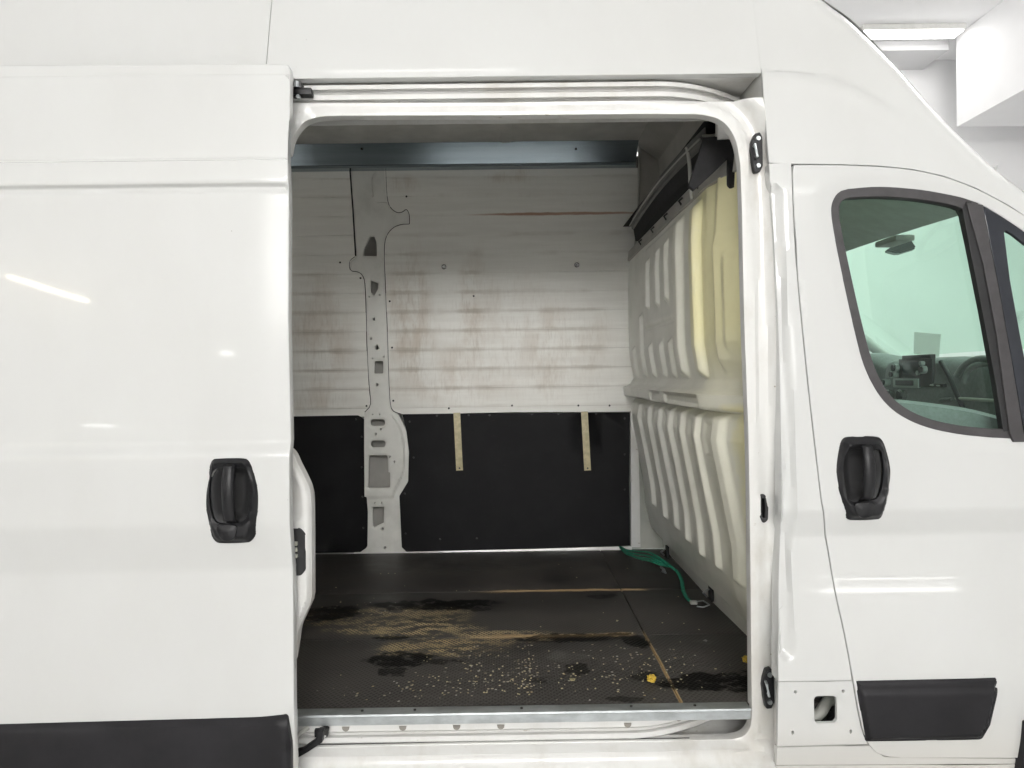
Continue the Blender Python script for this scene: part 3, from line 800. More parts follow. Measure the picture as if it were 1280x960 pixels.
# ---- door handle: built once in place, copied for the second door
def handle(parent, cx, cyy, Y, src=None):
    base = Vector(P(cx, cyy, Y))
    if src:
        out = []
        for o, off in src:
            c = o.copy(); COL.objects.link(c); c.parent = parent; c.location = base + off - wloc(parent); out.append(c)
        return out
    sc = 4.361 * 484; o0 = (310, 368)
    def L(pts): return [((x - o0[0]) / sc, -(y - o0[1]) / sc) for x, y in pts]
    outer = ccat(L([(200, 143), (255, 132), (365, 132), (412, 148), (440, 215), (461, 320), (458, 430), (436, 540), (405, 592), (370, 602), (260, 604), (212, 592), (182, 530), (160, 430), (158, 320), (176, 205)]), 4)
    rec = ccat(L([(222, 200), (310, 192), (392, 200), (412, 262), (416, 350), (400, 440), (372, 486), (310, 497), (245, 500), (208, 470), (190, 380), (190, 270)]), 4)
    def yf(X, Z):
        do = dline(outer, X, Z, True); di = dline(rec, X, Z, True)
        return -.020 * sm(0, .018, do) + .008 * sm(.010, 0, di)
    res = []
    def put(bm, name, mat, smooth=40):
        for v in bm.verts: v.co += base
        o = finish(name, bm, mat, parent, smooth); res.append((o, wloc(o) - base)); return o
    put(sheet('h', outer, None, None, yf, holes=[rec], step=.006, edgestep=.006, thick=.012, px=False, build=False), 'handle_surround', 'handle')
    def bowl(X, Z): return .004 + .020 * sm(0, .03, dline(rec, X, Z, True))
    put(sheet('h', rec, None, None, bowl, step=.007, edgestep=.006, thick=0, px=False, build=False), 'handle_recess', 'rubber')
    # grip: a bowed bar
    bm = bmesh.new(); rows = []
    w0 = .0155
    for k in range(15):
        t = k / 14; z = (.098 - .160 * t); bow = -.022 - .020 * math.sin(math.pi * t) ** .7
        ww = w0 * (.90 + .14 * math.sin(math.pi * t)); 
        if k in (0, 14): bow += .016
        r = []
        for j in range(9):
            a = math.pi * j / 8
            r.append((-math.cos(a) * ww, bow + .011 - .012 * math.sin(a) ** .6, z))
        r += [(ww * .8, bow + .018, z), (-ww * .8, bow + .018, z), r[0]]
        rows.append(r)
    strip(bm, rows); bmesh.ops.remove_doubles(bm, verts=bm.verts, dist=1e-6)
    bmesh.ops.holes_fill(bm, edges=[e for e in bm.edges if len(e.link_faces) == 1], sides=30)
    bmesh.ops.recalc_face_normals(bm, faces=bm.faces); put(bm, 'handle_grip', 'handle')
    cap = ccat(L([(248, 505), (335, 505), (340, 540), (325, 572), (290, 582), (262, 570), (247, 540)]), 4)
    put(sheet('h', cap, None, None, lambda X, Z: const(-.0275)(X, Z) + .004 * sm(.012, 0, dline(cap, X, Z, True)), step=.006, thick=.01, px=False, build=False), 'lock_cover', 'handle')
    return res

# ---- sliding door
def sliding_door():
    YD = -.090
    def z_of(y): return P(200, y, YD)[2]
    za, zb, zc, zd = z_of(569), z_of(556), z_of(656), z_of(711)
    z1, z2 = z_of(198.5), z_of(230)
    kz = [.30, .45, .60, zd - .01, zc, za, zb, 1.6, z2 - .05, z2, z1, 2.3, 2.45]
    kv = [.020, .004, -.006, .010, -.016, -.017, .000, .006, .018, .018, .024, .045, .06]
    def yf(X, Z):
        y = sum(np.interp(Z + k, kz, kv) for k in (-.008, -.004, 0, .004, .008)) / 5 + YD
        y = y - .009 * sm(z2 - .004, z2 + .004, Z) * sm(z1 + .004, z1 - .002, Z)
        y = y + .006 * np.exp(-((Z - z2 + .006) / .010) ** 2)
        y = y + .0018 * np.exp(-((Z - z1 - .004) / .004) ** 2)
        y = y + .02 * sm(z_of(86), z_of(82), Z)
        # the sheet crowns slightly towards its front edge
        return y + .006 * sm(XE - .14, XE, X) ** 2
    XE = P(366, 500, YD)[0]
    out = [(-130, 83.5), (200, 81.8), (353, 81.5), (360.5, 82), (361.2, 100), (359.5, 200), (359.3, 400), (361.5, 560), (364, 700), (366.5, 893), (368, 960), (368.5, 1010), (-130, 1010)]
    fine = lambda a, b, s: list(np.arange(a, b, s))
    d = sheet('sliding_door', rp([p + ((5,) if p[1] < 83 and p[0] > 300 and p[0] > 360 else ()) for p in out]), 'paint', VAN, yf, step=.03,
              zs=fine(za - .02, zb + .02, .005) + fine(zd - .03, zc + .03, .006) + fine(z2 - .03, z2 + .02, .002) + fine(z1 - .015, z1 + .015, .0015) + fine(z_of(90), z_of(80), .003), thick=.028, bev=.003, edgestep=.02, holes=[[(290 + 32.5 * math.cos(a), 620 + 47 * math.sin(a)) for a in np.linspace(0, 2 * math.pi, 28, endpoint=False)]])
    d['label'] = 'open sliding door pushed back along the side of the van'
    # black lower trim, bevelled edge
    tr = [(-130, 906.5), (0, 903), (365, 892.5), (367.5, 897), (371, 960), (371, 1010), (-130, 1010)]
    tw = to_xz(tr, const(YD - .012))
    def tf(X, Z): return YD + .002 - .022 * sm(0, .024, dline(tw, X, Z, True)) + .006 * sm(.42, .36, Z)
    o = rp([(-130, 906.5), (0, 903), (359, 892.7, 4), (363, 930), (366, 1010), (-130, 1010)])
    sheet('side_moulding', o, 'trim', d, tf, step=.013, thick=.02)
    h = handle(d, 291, 624, -.101)
    # inner edge of the door with the lock, showing past the skin
    lob = cat([(352, 556), (365, 566), (372, 580), (381, 598), (386.5, 612), (388.5, 632), (389, 700), (389, 745)], 4) + cat([(387.5, 753), (380, 770), (373, 786), (370, 805), (366, 830)], 3) + [(352, 830)]
    lw = to_xz(lob, const(-.03))
    pan = to_xz(ccat([(355, 590), (366, 595), (373, 606), (376, 622), (376, 646), (372, 650), (355, 651)], 3), const(-.03))
    def lf(X, Z):
        ins = inside(pan, X, Z); dd = dline(pan, X, Z, True)
        return -.03 + .006 * np.where(ins, sm(0, .006, dd), 0) + .018 * sm(.012, 0, dline(lw, X, Z, True))
    lb = sheet('door_edge', lob, 'jamb', d, lf, step=.0065, edgestep=.008, thick=.04)
    lk = rp([(352, 661, 3), (375, 661, 8), (380.5, 668, 4), (381, 712, 4), (376, 719, 6), (352, 719, 3)])
    sheet('door_lock', lk, 'rubber', d, const(-.036), step=.01, thick=.012)
    t0 = None
    for yy in (679.5, 687, 695):
        a = P(368.5, yy, -.04)
        if t0 is None: t0 = box_o('lock_tab', a, (.014, .008, .010), 'label', d, bev=.001); f0 = a
        else:
            c = t0.copy(); COL.objects.link(c); c.location = t0.location + Vector(a - f0)
    # upper roller bracket in the guide rail
    bm = bmesh.new()
    a = P(378, 116, .05); box(bm, a + (0, 0, 0), (.055, .03, .018), None, .003)
    a = P(372, 109, .045); box(bm, a, (.03, .03, .014), None, .003)
    tube(bm, [P(371, 104, .05), P(371, 122, .05)], .010, 10)
    finish('roller_bracket', bm, 'handle', d)
    bm = bmesh.new(); disc(bm, P(371, 106, .035), .010, .016, 'Z', 12); disc(bm, P(373, 121, .035), .006, .01, 'Y', 12); finish('roller', bm, 'galv', d)
    # lower arm
    arm = sheet('lower_arm', [(352, 946), (378, 938), (395, 926), (398, 914), (404, 913), (402, 928), (384, 940), (360, 954)], 'handle', d, const(.02), step=.02, thick=.02)
    tube_o('arm_roller', [P(405, 920, .05), P(408, 909, .05)], .009, 'screw', d, 10)
    tube_o('arm_link', [P(366, 925, .03), P(376, 916, .04), P(386, 909, .05)], .007, 'greylight', d, 8)
    tube_o('arm_link', [P(391, 934, .035), P(399, 926, .04), P(407, 919, .045)], .004, 'white_pl', d, 8)
    box_o('arm_block', P(402, 915, .062), (.036, .02, .022), 'handle', d, bev=.003)
    return h, d
H, SD = sliding_door()

# ---- cab door
def cab_door():
    def yf(X, Z):
        y = bodyf(X, Z) - .002
        wd = dline(WO, X, Z, True)
        return y + .008 * sm(.035, .0, wd)
    g = cat(GAP, 3); gr = [(x + 1.4, y) for x, y in g]
    top = cat([(993, 206.8), (1050, 207.2), (1100, 209.3), (1140, 213.3), (1180, 222), (1220, 237), (1260, 258), (1300, 284), (1345, 319)], 3)
    wout = (cat([(1061, 236), (1100, 233.5), (1150, 237), (1190, 244), (1222, 253)], 4) + cat([(1232, 257.5), (1262, 276), (1300, 303), (1345, 340)], 3) + [(1345, 549)] +
            cat([(1280, 548.5), (1240, 546), (1200, 542), (1160, 533.5), (1128, 519.5), (1106, 501), (1090, 477), (1078, 448), (1066, 400), (1054, 345), (1045, 300), (1040, 272), (1040, 256), (1045.5, 244), (1052, 238.5), (1061, 236)], 4)[:-1])
    WO = to_xz(wout, lambda X, Z: bodyf(X, Z))
    out = top + [(1345, 947)] + [p for p in gr if p[1] > 208][::-1]
    d = sheet('cab_door', out, 'paint', VAN, yf, holes=[wout, [(1078.5 + 30 * math.cos(a), 594 + 44 * math.sin(a)) for a in np.linspace(0, 2 * math.pi, 28, endpoint=False)]], step=.02, edgestep=.02, thick=.035, zs=BODYZ)
    # rubber seal round the glass
    def sf(X, Z): return bodyf(X, Z) + .004
    def inset(pl, k):
        a = np.array(pl, float); n = len(a); t = np.roll(a, -1, 0) - np.roll(a, 1, 0); t /= np.linalg.norm(t, axis=1)[:, None] + 1e-9
        nn = np.stack([-t[:, 1], t[:, 0]], 1); area = np.sum(a[:, 0] * np.roll(a[:, 1], -1) - np.roll(a[:, 0], -1) * a[:, 1])
        return [tuple(p) for p in a + nn * (k if area > 0 else -k)]
    main = (cat([(1062, 237), (1100, 234.5), (1150, 238), (1190, 245), (1228, 254.5)], 4) + [(1229, 262), (1249, 375), (1266, 470), (1281, 552), (1281, 548.5)][0:0] +
            [(1209, 250)][0:0])
    # outer/inner outlines of the main light
    oo = cat([(1061, 236.6), (1100, 234), (1150, 237.6), (1190, 244.6), (1210, 249.4)], 4) + [(1222, 253.5), (1224, 262), (1243, 375), (1258, 460), (1272, 548)] + cat([(1240, 546.3), (1200, 542.2), (1160, 533.7), (1128, 519.7), (1106, 501.2), (1090, 477.2), (1078, 448), (1066, 400), (1054, 345), (1045, 300), (1040.6, 272), (1040.6, 256), (1045.8, 244.4), (1052, 239)], 4)
    ii = cat([(1062, 246.5), (1100, 245), (1150, 248.5), (1190, 255.5), (1203, 260)], 4) + [(1207, 268), (1216, 310), (1236, 400), (1252, 470), (1262, 537)] + cat([(1240, 536.8), (1200, 532.5), (1163, 524.5), (1134, 512), (1113, 495), (1098, 471), (1087, 442), (1075.5, 398), (1063, 343), (1053.5, 298), (1049, 273), (1049, 258), (1052, 251), (1056, 248)], 4)
    sheet('window_seal', oo, 'seal', d, sf, holes=[ii], step=.02, edgestep=.012, thick=.03)
    g_ = ii
    sheet('window_glass', [(p[0] + (1.5 if p[0] > 1150 else -1.5), p[1] + (1 if p[1] > 400 else -1)) for p in g_], 'glass', d, lambda X, Z: bodyf(X, Z) + .026, step=.05, thick=0)
    # inner dark channel of the divider and divider bar, quarter light
    sheet('window_channel', [(1204, 262), (1209, 252), (1214, 252), (1230, 330), (1247, 420), (1263, 538), (1255, 539), (1244, 470), (1229, 390), (1213, 310)], 'rubber', d, lambda X, Z: bodyf(X, Z) + .002, step=.02, thick=.02)
    sheet('window_divider', [(1209, 254), (1228, 256.5), (1248, 360), (1264, 450), (1281, 552), (1268, 552), (1263, 540), (1247, 420), (1230, 330)], 'seal', d, lambda X, Z: bodyf(X, Z) - .004, step=.015, thick=.02)
    q = [(1229.5, 258.5), (1262, 277), (1300, 304), (1344, 341), (1344, 548), (1283, 548), (1266, 452), (1250, 360)]
    qi = rp([(1254, 286, 3), (1266, 292, 4), (1330, 342), (1330, 500), (1290, 500, 8), (1262, 350)])
    qp = sheet('quarter_light_surround', q, 'band', d, lambda X, Z: bodyf(X, Z) + .008, holes=[qi], step=.03, edgestep=.02, thick=.012)
    sheet('quarter_light_glass', qi, 'glass', d, lambda X, Z: bodyf(X, Z) + .014, step=.05, thick=0)
    # moulding
    tr = rp([(1069.5, 850.5, 2), (1251, 846.5, 4), (1249, 856), (1237, 905, 10), (1226, 924, 8), (1205, 924.5), (1083, 926.5, 2)])
    tw = to_xz(tr, lambda X, Z: bodyf(X, Z) - .01)
    ztop = P(1160, 858, 0)[2]
    def tf(X, Z): return bodyf(X, Z) - .005 - .012 * sm(0, .012, dline(tw, X, Z, True)) + .007 * sm(ztop - .004, ztop + .01, Z)
    sheet('side_moulding', tr, 'trim', d, tf, step=.007, edgestep=.007, thick=.015)
    handle(d, 1079.5, 598, float(body(1.17)) - .002, H)
    # inner capping of the door
    pts = cat([(1100, 498), (1140, 501), (1200, 509), (1240, 518), (1300, 536)], 3)
    bm = bmesh.new(); strip(bm, [[tuple(P(x, y, .13)) for x, y in pts], [tuple(P(x, y + 4, .085)) for x, y in pts], [tuple(P(x, y + 40, .07)) for x, y in pts]]); finish('door_capping', bm, 'dash', d)
    # wheel arch lip and front tyre at the corner of the frame
    sheet('wheel_arch_moulding', [(1284, 905), (1400, 870), (1400, 1010), (1275, 1010), (1277, 960)], 'trim', VAN, lambda X, Z: bodyf(X, Z) - .02, step=.03, thick=.05)
cab_door()

# ------------------------------------------------------------------ cab interior
def cab():
    # headliner tray and header rail
    hz = 1.93
    bm = bmesh.new()
    rows = []
    for yy in np.linspace(.10, 1.95, 10):
        cr = .02 * math.sin(math.pi * (yy - .1) / 1.85)
        rows.append([(.80, yy, 2.03 + cr), (1.0, yy, 2.02 + cr), (1.15, yy, 1.985 + cr), (1.20, yy, 1.955 + cr), (1.30, yy, 1.915 + cr), (1.345, yy, 1.905 + cr), (1.36, yy, 1.925 + cr), (1.40, yy, 2.03 + cr)])
    strip(bm, rows); finish('headliner', bm, 'headl', VAN)
    # sun visor / lamp console and mirror
    c = PXc(1118, 303, 1.40)
    box_o('roof_console', c + np.array((.0, 0, .004)), (.07, .15, .022), 'greylight', VAN, bev=.01)
    m = [PXc(x, y, 1.44) for x, y in [(1108, 313), (1138, 297), (1147, 311), (1143, 313), (1124, 318), (1117, 318)]]
    m = [(1107, 313), (1136, 295), (1146, 310), (1123, 317)]
    bm = bmesh.new()
    A = [Vector(P(x, y, 1.0)) for x, y in m]
    f1 = [bm.verts.new(a) for a in A]; f2 = [bm.verts.new(a + Vector((.02, .06, 0))) for a in A]
    bm.faces.new(f1[::-1]); bm.faces.new(f2)
    for i in range(4): bm.faces.new((f1[i], f1[(i + 1) % 4], f2[(i + 1) % 4], f2[i]))
    bmesh.ops.bevel(bm, geom=list(bm.edges), offset=.006, segments=2, affect='EDGES')
    finish('rear_view_mirror', bm, 'dash2', VAN)
    # dashboard body, cross-section swept across the cab
    bm = bmesh.new(); rows = []
    for yy in np.linspace(.12, 1.93, 60):
        hood = .045 * math.exp(-((yy - 1.45) / .17) ** 4)            # instrument hood
        cen = sm(.66, .74, yy) * sm(1.20, 1.12, yy)                  # centre stack
        bag = .02 * math.exp(-((yy - .40) / .20) ** 4)
        z1 = 1.485 + hood + .012 * cen
        xf = 1.64 - .045 * cen - .03 * math.exp(-((yy - 1.45) / .17) ** 4) - bag
        rows.append([(1.75, yy, .70), (xf + .10, yy, 1.05), (xf + .035, yy, 1.24), (xf + .02, yy, 1.27), (xf - .005, yy, 1.30), (xf, yy, 1.40), (xf + .008, yy, z1 - .035), (xf + .02, yy, z1 - .012), (xf + .045, yy, z1), (xf + .10, yy, z1 + .004), (1.85, yy, 1.49 + hood * .4), (2.15, yy, 1.42)])
    strip(bm, rows); D = finish('dashboard', bm, 'dash', VAN, 40)
    X = 1.597
    def pad(name, px0, py0, px1, py1, mat, prot=.006, Xp=X, bev=.003):
        a = PXc(px0, py0, Xp); b = PXc(px1, py1, Xp)
        c = (a + b) / 2; sy, sz = abs(a[1] - b[1]), abs(a[2] - b[2])
        return box_o(name, (Xp - prot / 2, c[1], c[2]), (prot + .01, sy, sz), mat, D, bev=bev)
    pad('radio_bezel', 1126, 449, 1168, 484, 'dash2', .004)
    pad('radio_screen', 1132, 453, 1156, 469, 'screen', .010)
    pad('radio_slot', 1120, 473, 1152, 485, 'silver', .008)
    pad('radio_display', 1124, 475, 1146, 482, 'dash2', .012)
    pad('top_tray', 1132, 444.5, 1168, 448, 'dash2', .01)
    for (x, y, r) in ((1117, 493, .022), (1132, 494, .024), (1125, 460, .018), (1122, 468, .015), (1160, 462, .016), (1112, 478, .016), (1154, 466, .009), (1158, 454, .009)):
        q = PXc(x, y, X); bm = bmesh.new(); disc(bm, (X - .010, q[1], q[2]), r, .03, 'X', 18); kb = finish('knob', bm, 'chrome' if r > .02 else 'silver', D)
        if r > .012:
            bm = bmesh.new(); disc(bm, (X - .022, q[1], q[2]), r * .72, .02, 'X', 16); finish('knob_face', bm, 'dash2', D)
    # switch row and tray on the passenger side
    pad('switch_panel', 1163, 479, 1182, 484, 'dash2', .004, X); pad('switch', 1166, 480.5, 1170, 482.5, 'silver', .008, X); pad('switch', 1174, 481, 1178, 483, 'silver', .008, X)
    # passenger side mouldings: raised lid arcs and the crease of the stack
    XP = 1.60
    for pts, r, mt in (([(1205, 478), (1209, 466), (1218, 458), (1234, 455), (1262, 456), (1300, 459)], .009, 'dash'), ([(1196, 470), (1202, 460), (1212, 452), (1228, 448), (1270, 451), (1300, 453)], .011, 'dash'),
                       ([(1176, 452), (1186, 470), (1199, 500), (1212, 530), (1218, 545)], .009, 'dash2'), ([(1195, 498), (1230, 500), (1300, 504)], .006, 'greylight'), ([(1164, 505), (1176, 500), (1190, 499)], .007, 'dash')):
        tube_o('dash_moulding', [PXc(x, y, XP) for x, y in cat(pts, 3)], r, mt, D, 8)
    # instrument hood ring and steering wheel behind it
    hub = np.array((1.52, 1.45, 1.36)); pts = []
    for k in range(29):
        a = 2 * math.pi * k / 28; pts.append(hub + np.array((-.10 * math.sin(a) * -1, .19 * math.cos(a), .17 * math.sin(a))))
    bm = bmesh.new(); tube(bm, pts, .016, 8); W = finish('steering_wheel', bm, 'dash2', VAN)
    box_o('wheel_hub', hub + (.03, 0, -.02), (.06, .14, .10), 'dash2', W, bev=.02)
    for k in (0, math.pi, 1.5 * math.pi):
        tube_o('wheel_spoke', [hub + (.02, 0, -.02), hub + np.array((.10 * math.sin(k), .19 * math.cos(k), .17 * math.sin(k)))], .013, 'dash2', W, 8)
    box2('cab_floor', (.80, .1, .62), (2.1, 1.95, .66), 'dash2', VAN, bev=0)
    # paper on the dash
    a = [P(1143, 415, 1.15), P(1176, 418, 1.1), P(1174, 446, 1.1), P(1142, 442, 1.15)]
    bm = bmesh.new(); sh = Vector((.15, 0, 0))
    k = (2.0) ; v = []
    for (x, y) in ((1143, 415), (1176, 418), (1174, 446), (1142, 442)):
        v.append(bm.verts.new(PXc(x, y, 1.72)))
    bm.faces.new(v)
    pp = finish('paper_sheet', bm, 'paper', None, 0); tag(pp, 'blank white sheet of paper standing on the dashboard against the windscreen', 'paper')
cab()

# ------------------------------------------------------------------ cargo hold
YW = 1.97
def hold():
    zf = .51
    ZC = P(500, 181.5, 1.93)[2]
    # outer skin seen through the pillar holes
    box2('outer_skin', (-2.6, 2.055, .45), (.95, 2.065, 2.5), 'lining', VAN, bev=0)
    box2('roof_lining', (-2.6, .10, ZC), (.70, 2.05, ZC + .012), 'ceilpanel', VAN, bev=0)
    rb = box2('roof_bow', (-.02, .25, ZC - .006), (.035, 1.94, ZC - .0005), 'ceilpanel', VAN, bev=.002)
    box2('load_floor', (-2.6, .30, .47), (1.0, 2.04, .497), 'jamb', VAN, bev=0)
    # floor boards with open joints
    fz = lambda x, y: PZ(x, y, zf)
    y1, y2 = fz(700, 795)[1], fz(700, 738)[1]; xs = fz(830, 838)[0]; xs2 = xs + .004
    g = .0018
    for (a, b) in ((.084, y1), (y1, y2), (y2, YW - .005)):
        box2('floor_board', (-1.4, a + g, .4975), (xs - g, b - g, zf), 'floor', VAN, bev=.0015)
        box2('floor_board', (xs + g, a + g, .4975), (.90, b - g, zf), 'floor', VAN, bev=.0015)
    box2('floor_board', (-2.59, .084, .4975), (-1.404, YW - .005, zf), 'floor', VAN, bev=.0015)
    # wall lining: planks, with notches round the pillar
    zt = P(640, 213, YW)[2]; zb_ = P(640, 515.5, YW)[2]
    pitch = 0.1028
    pl_left = [(300, 210), (437.5, 212), (440, 240), (443, 290), (444.5, 322), (437.5, 328), (437, 337), (441, 340), (450, 341), (455, 350), (457, 380), (458.5, 430), (461, 480), (463, 505), (456, 515), (455, 520.5), (300, 523)]
    pl_right = [(480, 212), (482.5, 245), (486, 258), (494, 265.5), (501, 266), (506, 261), (511, 266), (511.5, 278), (505, 280.5), (493, 284), (484.5, 291), (480.5, 303), (480, 320), (482, 360), (484.5, 420), (486.5, 480), (488, 505), (491, 514), (503, 518), (640, 515), (792, 514.5), (798, 500), (797, 210)]
    LW = to_xz(pl_left, const(YW)); RW = to_xz(pl_right, const(YW))
    from mathutils.geometry import intersect_line_line_2d
    def clip(poly, z0, z1):
        def cl(pl, zc, keep_above):
            out = []
            for i in range(len(pl)):
                a, b = pl[i], pl[(i + 1) % len(pl)]
                ia = (a[1] >= zc) == keep_above; ib = (b[1] >= zc) == keep_above
                if ia: out.append(a)
                if ia != ib and a[1] != b[1]:
                    t = (zc - a[1]) / (b[1] - a[1]); out.append((a[0] + (b[0] - a[0]) * t, zc))
            return out
        p = cl(poly, z0, True); p = cl(p, z1, False) if p else p
        return p
    for poly, nm in ((LW, 'left'), (RW, 'right')):
        e = bpy.data.objects.new('wall_lining', None); COL.objects.link(e); e.parent = VAN
        e.location = Vector(((poly[0][0] + poly[-1][0]) / 2, YW, 1.9)) - VAN.location
        zmin = min(p[1] for p in poly); zmax = max(p[1] for p in poly)
        # joints: measured down from the joint seen at y = 268.5
        zj0 = P(600, 268.5, YW)[2]; k0 = int(math.ceil((zmax - zj0) / pitch)); 
        joints = [zj0 + k * pitch for k in range(k0, -14, -1)]
        zz = [zmax] + [j for j in joints if zmin + .02 < j < zmax - .02] + [zmin]
        for a, b in zip(zz, zz[1:]):
            q = clip(poly, b + .0013, a - .0013)
            # drop duplicate points
            r = []
            for p in q:
                if not r or math.hypot(p[0] - r[-1][0], p[1] - r[-1][1]) > 1e-4: r.append(p)
            if len(r) < 3: continue
            dy = random.uniform(-.0008, .0008)
            sheet('plank', r, 'plank', e, const(YW + dy), px=False, step=.3, edgestep=.4, thick=.008, bev=.0012)
    # thin backing behind the planks
    box2('lining_backing', (-2.6, YW + .0085, .52), (P(436, 300, YW)[0], YW + .012, 2.62), 'joint', VAN, bev=0)
    box2('lining_backing', (P(497, 300, YW)[0], YW + .0085, 1.30), (.86, YW + .012, 2.62), 'joint', VAN, bev=0)
    # black plywood kick panels
    a = P(300, 521, YW - .004)
    bl = rp([(300, 522), (448, 519.5, 6), (456, 526, 2), (457.5, 560), (457, 610), (459, 640), (458.5, 684, 5), (450, 690, 3), (300, 693.5)])
    br = rp([(503, 518), (787, 515.5), (786, 600), (787.5, 682), (640, 686), (508, 689.5, 3), (502.5, 684), (500.5, 640, 3), (499.5, 620, 6), (510.5, 602, 8), (511.5, 565, 16), (508.5, 540, 16)])
    sheet('kick_panel', bl, 'ply', VAN, const(YW - .004), step=.2, edgestep=.1, thick=.012)
    sheet('kick_panel', br, 'ply', VAN, const(YW - .004), step=.2, edgestep=.1, thick=.012)
    # floor edge beads in front of the panels
    bm = bmesh.new()
    strip(bm, [[tuple(P(x, y, YW - .012)) for x, y in ((300, 694), (420, 692), (500, 690), (660, 686.5), (790, 683))], [tuple(P(x, y + 3.4, YW - .016)) for x, y in ((300, 694), (420, 692), (500, 690), (660, 686.5), (790, 683))], [tuple(P(x, y + 8, YW - .016)) for x, y in ((300, 694), (420, 692), (500, 690), (660, 686.5), (790, 683))]])
    finish('floor_bead', bm, 'jamb', VAN)
    # inner pillar pressing with its cut-outs
    o = [(436, 205), (440, 240), (444, 322), (440, 325), (436, 329), (436, 338), (440, 342), (449, 342.5), (453.5, 350), (456, 380), (458, 430), (460, 480), (462, 503), (456, 515), (455.5, 560), (456.5, 640), (457.5, 686), (440, 692.5), (440, 696), (512, 694), (520, 690), (505, 686), (501, 640), (500.5, 620), (511, 603), (512.5, 560), (509, 540), (500, 523), (497, 517), (492, 513), (489, 503), (488, 480), (486, 420), (484, 360), (481.5, 320), (482, 303), (486, 291), (494, 284.5), (505, 281), (513, 280), (513, 262), (505, 258), (500, 264), (494, 263), (488, 257), (484, 244), (481, 205)]
    def ph(off, sc, pts, **k): return px2(off, sc, pts)
    holes = [rp(ph((430, 200), 6.4, [(205, 610, 0), (245, 606, 18), (262, 660, 20), (266, 772, 16), (152, 770, 16), (158, 710, 18)])),
             rp(ph((400, 200), 5.333, [(335, 797, 8), (388, 820, 8), (388, 860, 20), (360, 912, 12), (337, 880, 12)])),
             rp(ph((380, 360), 5.333, [(468, 485, 12), (530, 485, 12), (530, 572, 12), (468, 572, 12)])),
             rp(ph((440, 500), 8, [(182, 188, 38), (332, 188, 38), (332, 264, 38), (182, 264, 38)])), rp(ph((440, 500), 8, [(188, 402, 38), (338, 402, 38), (338, 476, 38), (188, 476, 38)])),
             rp(ph((440, 500), 8, [(165, 550, 26), (358, 550, 26), (366, 720, 4), (384, 724, 4), (384, 884, 26), (158, 884, 26)])),
             rp(ph((440, 600), 9.6, [(242, 320, 14), (388, 320, 14), (384, 518, 12), (262, 574, 16), (246, 540, 12)]))]
    small = [(461.5, 371, 1), (475, 368.5, 1), (467.5, 399, 1.4), (464, 423.5, 1.3), (471, 434.5, 2), (465.5, 448, 1), (480, 446, .9), (471.5, 481, 1.5), (466, 518, 1), (474.5, 518, 1), (469.8, 542.5, 1.4), (476, 536.5, 1.2), (487.5, 571, 1.2), (493, 577, 1.2), (468.5, 628.5, 1.1), (476.8, 628.5, 1.1), (478.3, 661.3, 1.5), (481.3, 684.5, 1.5)]
    holes += [circ(x, y, r * 1.35, r * 1.6, 8) for x, y, r in small]
    YPIL = YW + .008
    step_line = to_xz(cat([(490, 520), (500, 535), (505, 560), (504, 590), (492, 618), (490, 650), (490, 690)], 4), const(YPIL))
    z621 = P(475, 621, YPIL)[2]
    zr0 = P(470, 240, YPIL)[2]
    hz = [to_xz(h, const(YPIL)) for h in holes[:7]]
    ow = to_xz(o, const(YPIL))
    def yf(X, Z):
        sx = np.interp(Z, [p[1] for p in step_line[::-1]], [p[0] for p in step_line[::-1]])
        y = np.full(np.shape(X), YPIL)
        lower = sm(step_line[0][1] + .03, step_line[0][1] - .02, Z)
        y = y - .014 * lower * sm(sx + .006, sx - .006, X)
        y = y + .010 * lower * sm(z621 + .004, z621 - .008, Z) * sm(sx + .004, sx - .004, X)
        for h in hz: y = y + .005 * sm(.012, .001, dline(h, X, Z, True))
        y = y - .007 * sm(.004, .012, dline(ow, X, Z, True)) * (1 - lower) * sm(zr0 + .1, zr0 - .2, Z)
        return y
    sheet('inner_pillar', o, 'inner', VAN, yf, holes=holes, step=.009, edgestep=.012, thick=.02)
    # dark slot left of the pillar
    tube_o('seam_shade', [P(437.5, 214, YW + .001), P(441, 260, YW + .001), (P(444.5, 320, YW + .001))], .0042, 'rubber', VAN, 6)
    for pts in ([(443.5, 321), (438, 325.5), (436.8, 332), (439, 338.5), (447, 340), (454, 346), (456.8, 365), (458.5, 430), (461, 480), (463.2, 505), (456, 515)],
                [(482.3, 214), (484, 246), (488, 259), (496, 265.5), (503, 265), (508, 262), (511.5, 268), (511.8, 280)], [(511.8, 280), (500, 281), (490, 286), (483, 296), (480.5, 312), (481.5, 350), (484.5, 420), (486.5, 480), (488.2, 505), (492, 514), (503, 518)]):
        tube_o('seam_shade', [P(x, y, YW + .001) for x, y in cat(pts, 3)], .0021, 'rubber', VAN, 5)  # dark tubes painted in for the shadow along the planks' cut edges
    # raised outline pressed in the sheet above
    tube_o('pressed_rib', [P(x, y, YW - .002) for x, y in cat([(470, 216), (465, 222), (464.5, 232), (466, 246)], 3)], .0045, 'inner', VAN, 6)
    tube_o('pressed_rib', [P(471, 253, YW - .001), P(484, 253, YW - .001)], .003, 'inner', VAN, 6)
    # top beam
    zt1, zt0 = P(500, 183, 1.93)[2], P(500, 210.5, 1.93)[2]
    xr = P(797, 195, 1.93)[0]
    bm = bmesh.new()
    rows = []
    for x, ox in ((-2.55, 0), (-1, 0), (0, 0), (xr - .012, 0), (xr, 0)):
        e = .006
        s = 0 if x < xr - .001 else -.012
        rows.append([(x, 1.965, zt1 + .010), (x, 1.894, zt1 + .010), (x, 1.889, zt1 + .005), (x + s, 1.919, zt0 + .017), (x + s, 1.912, zt0 + .012), (x + s, 1.912, zt0), (x, 1.965, zt0 - .002)])
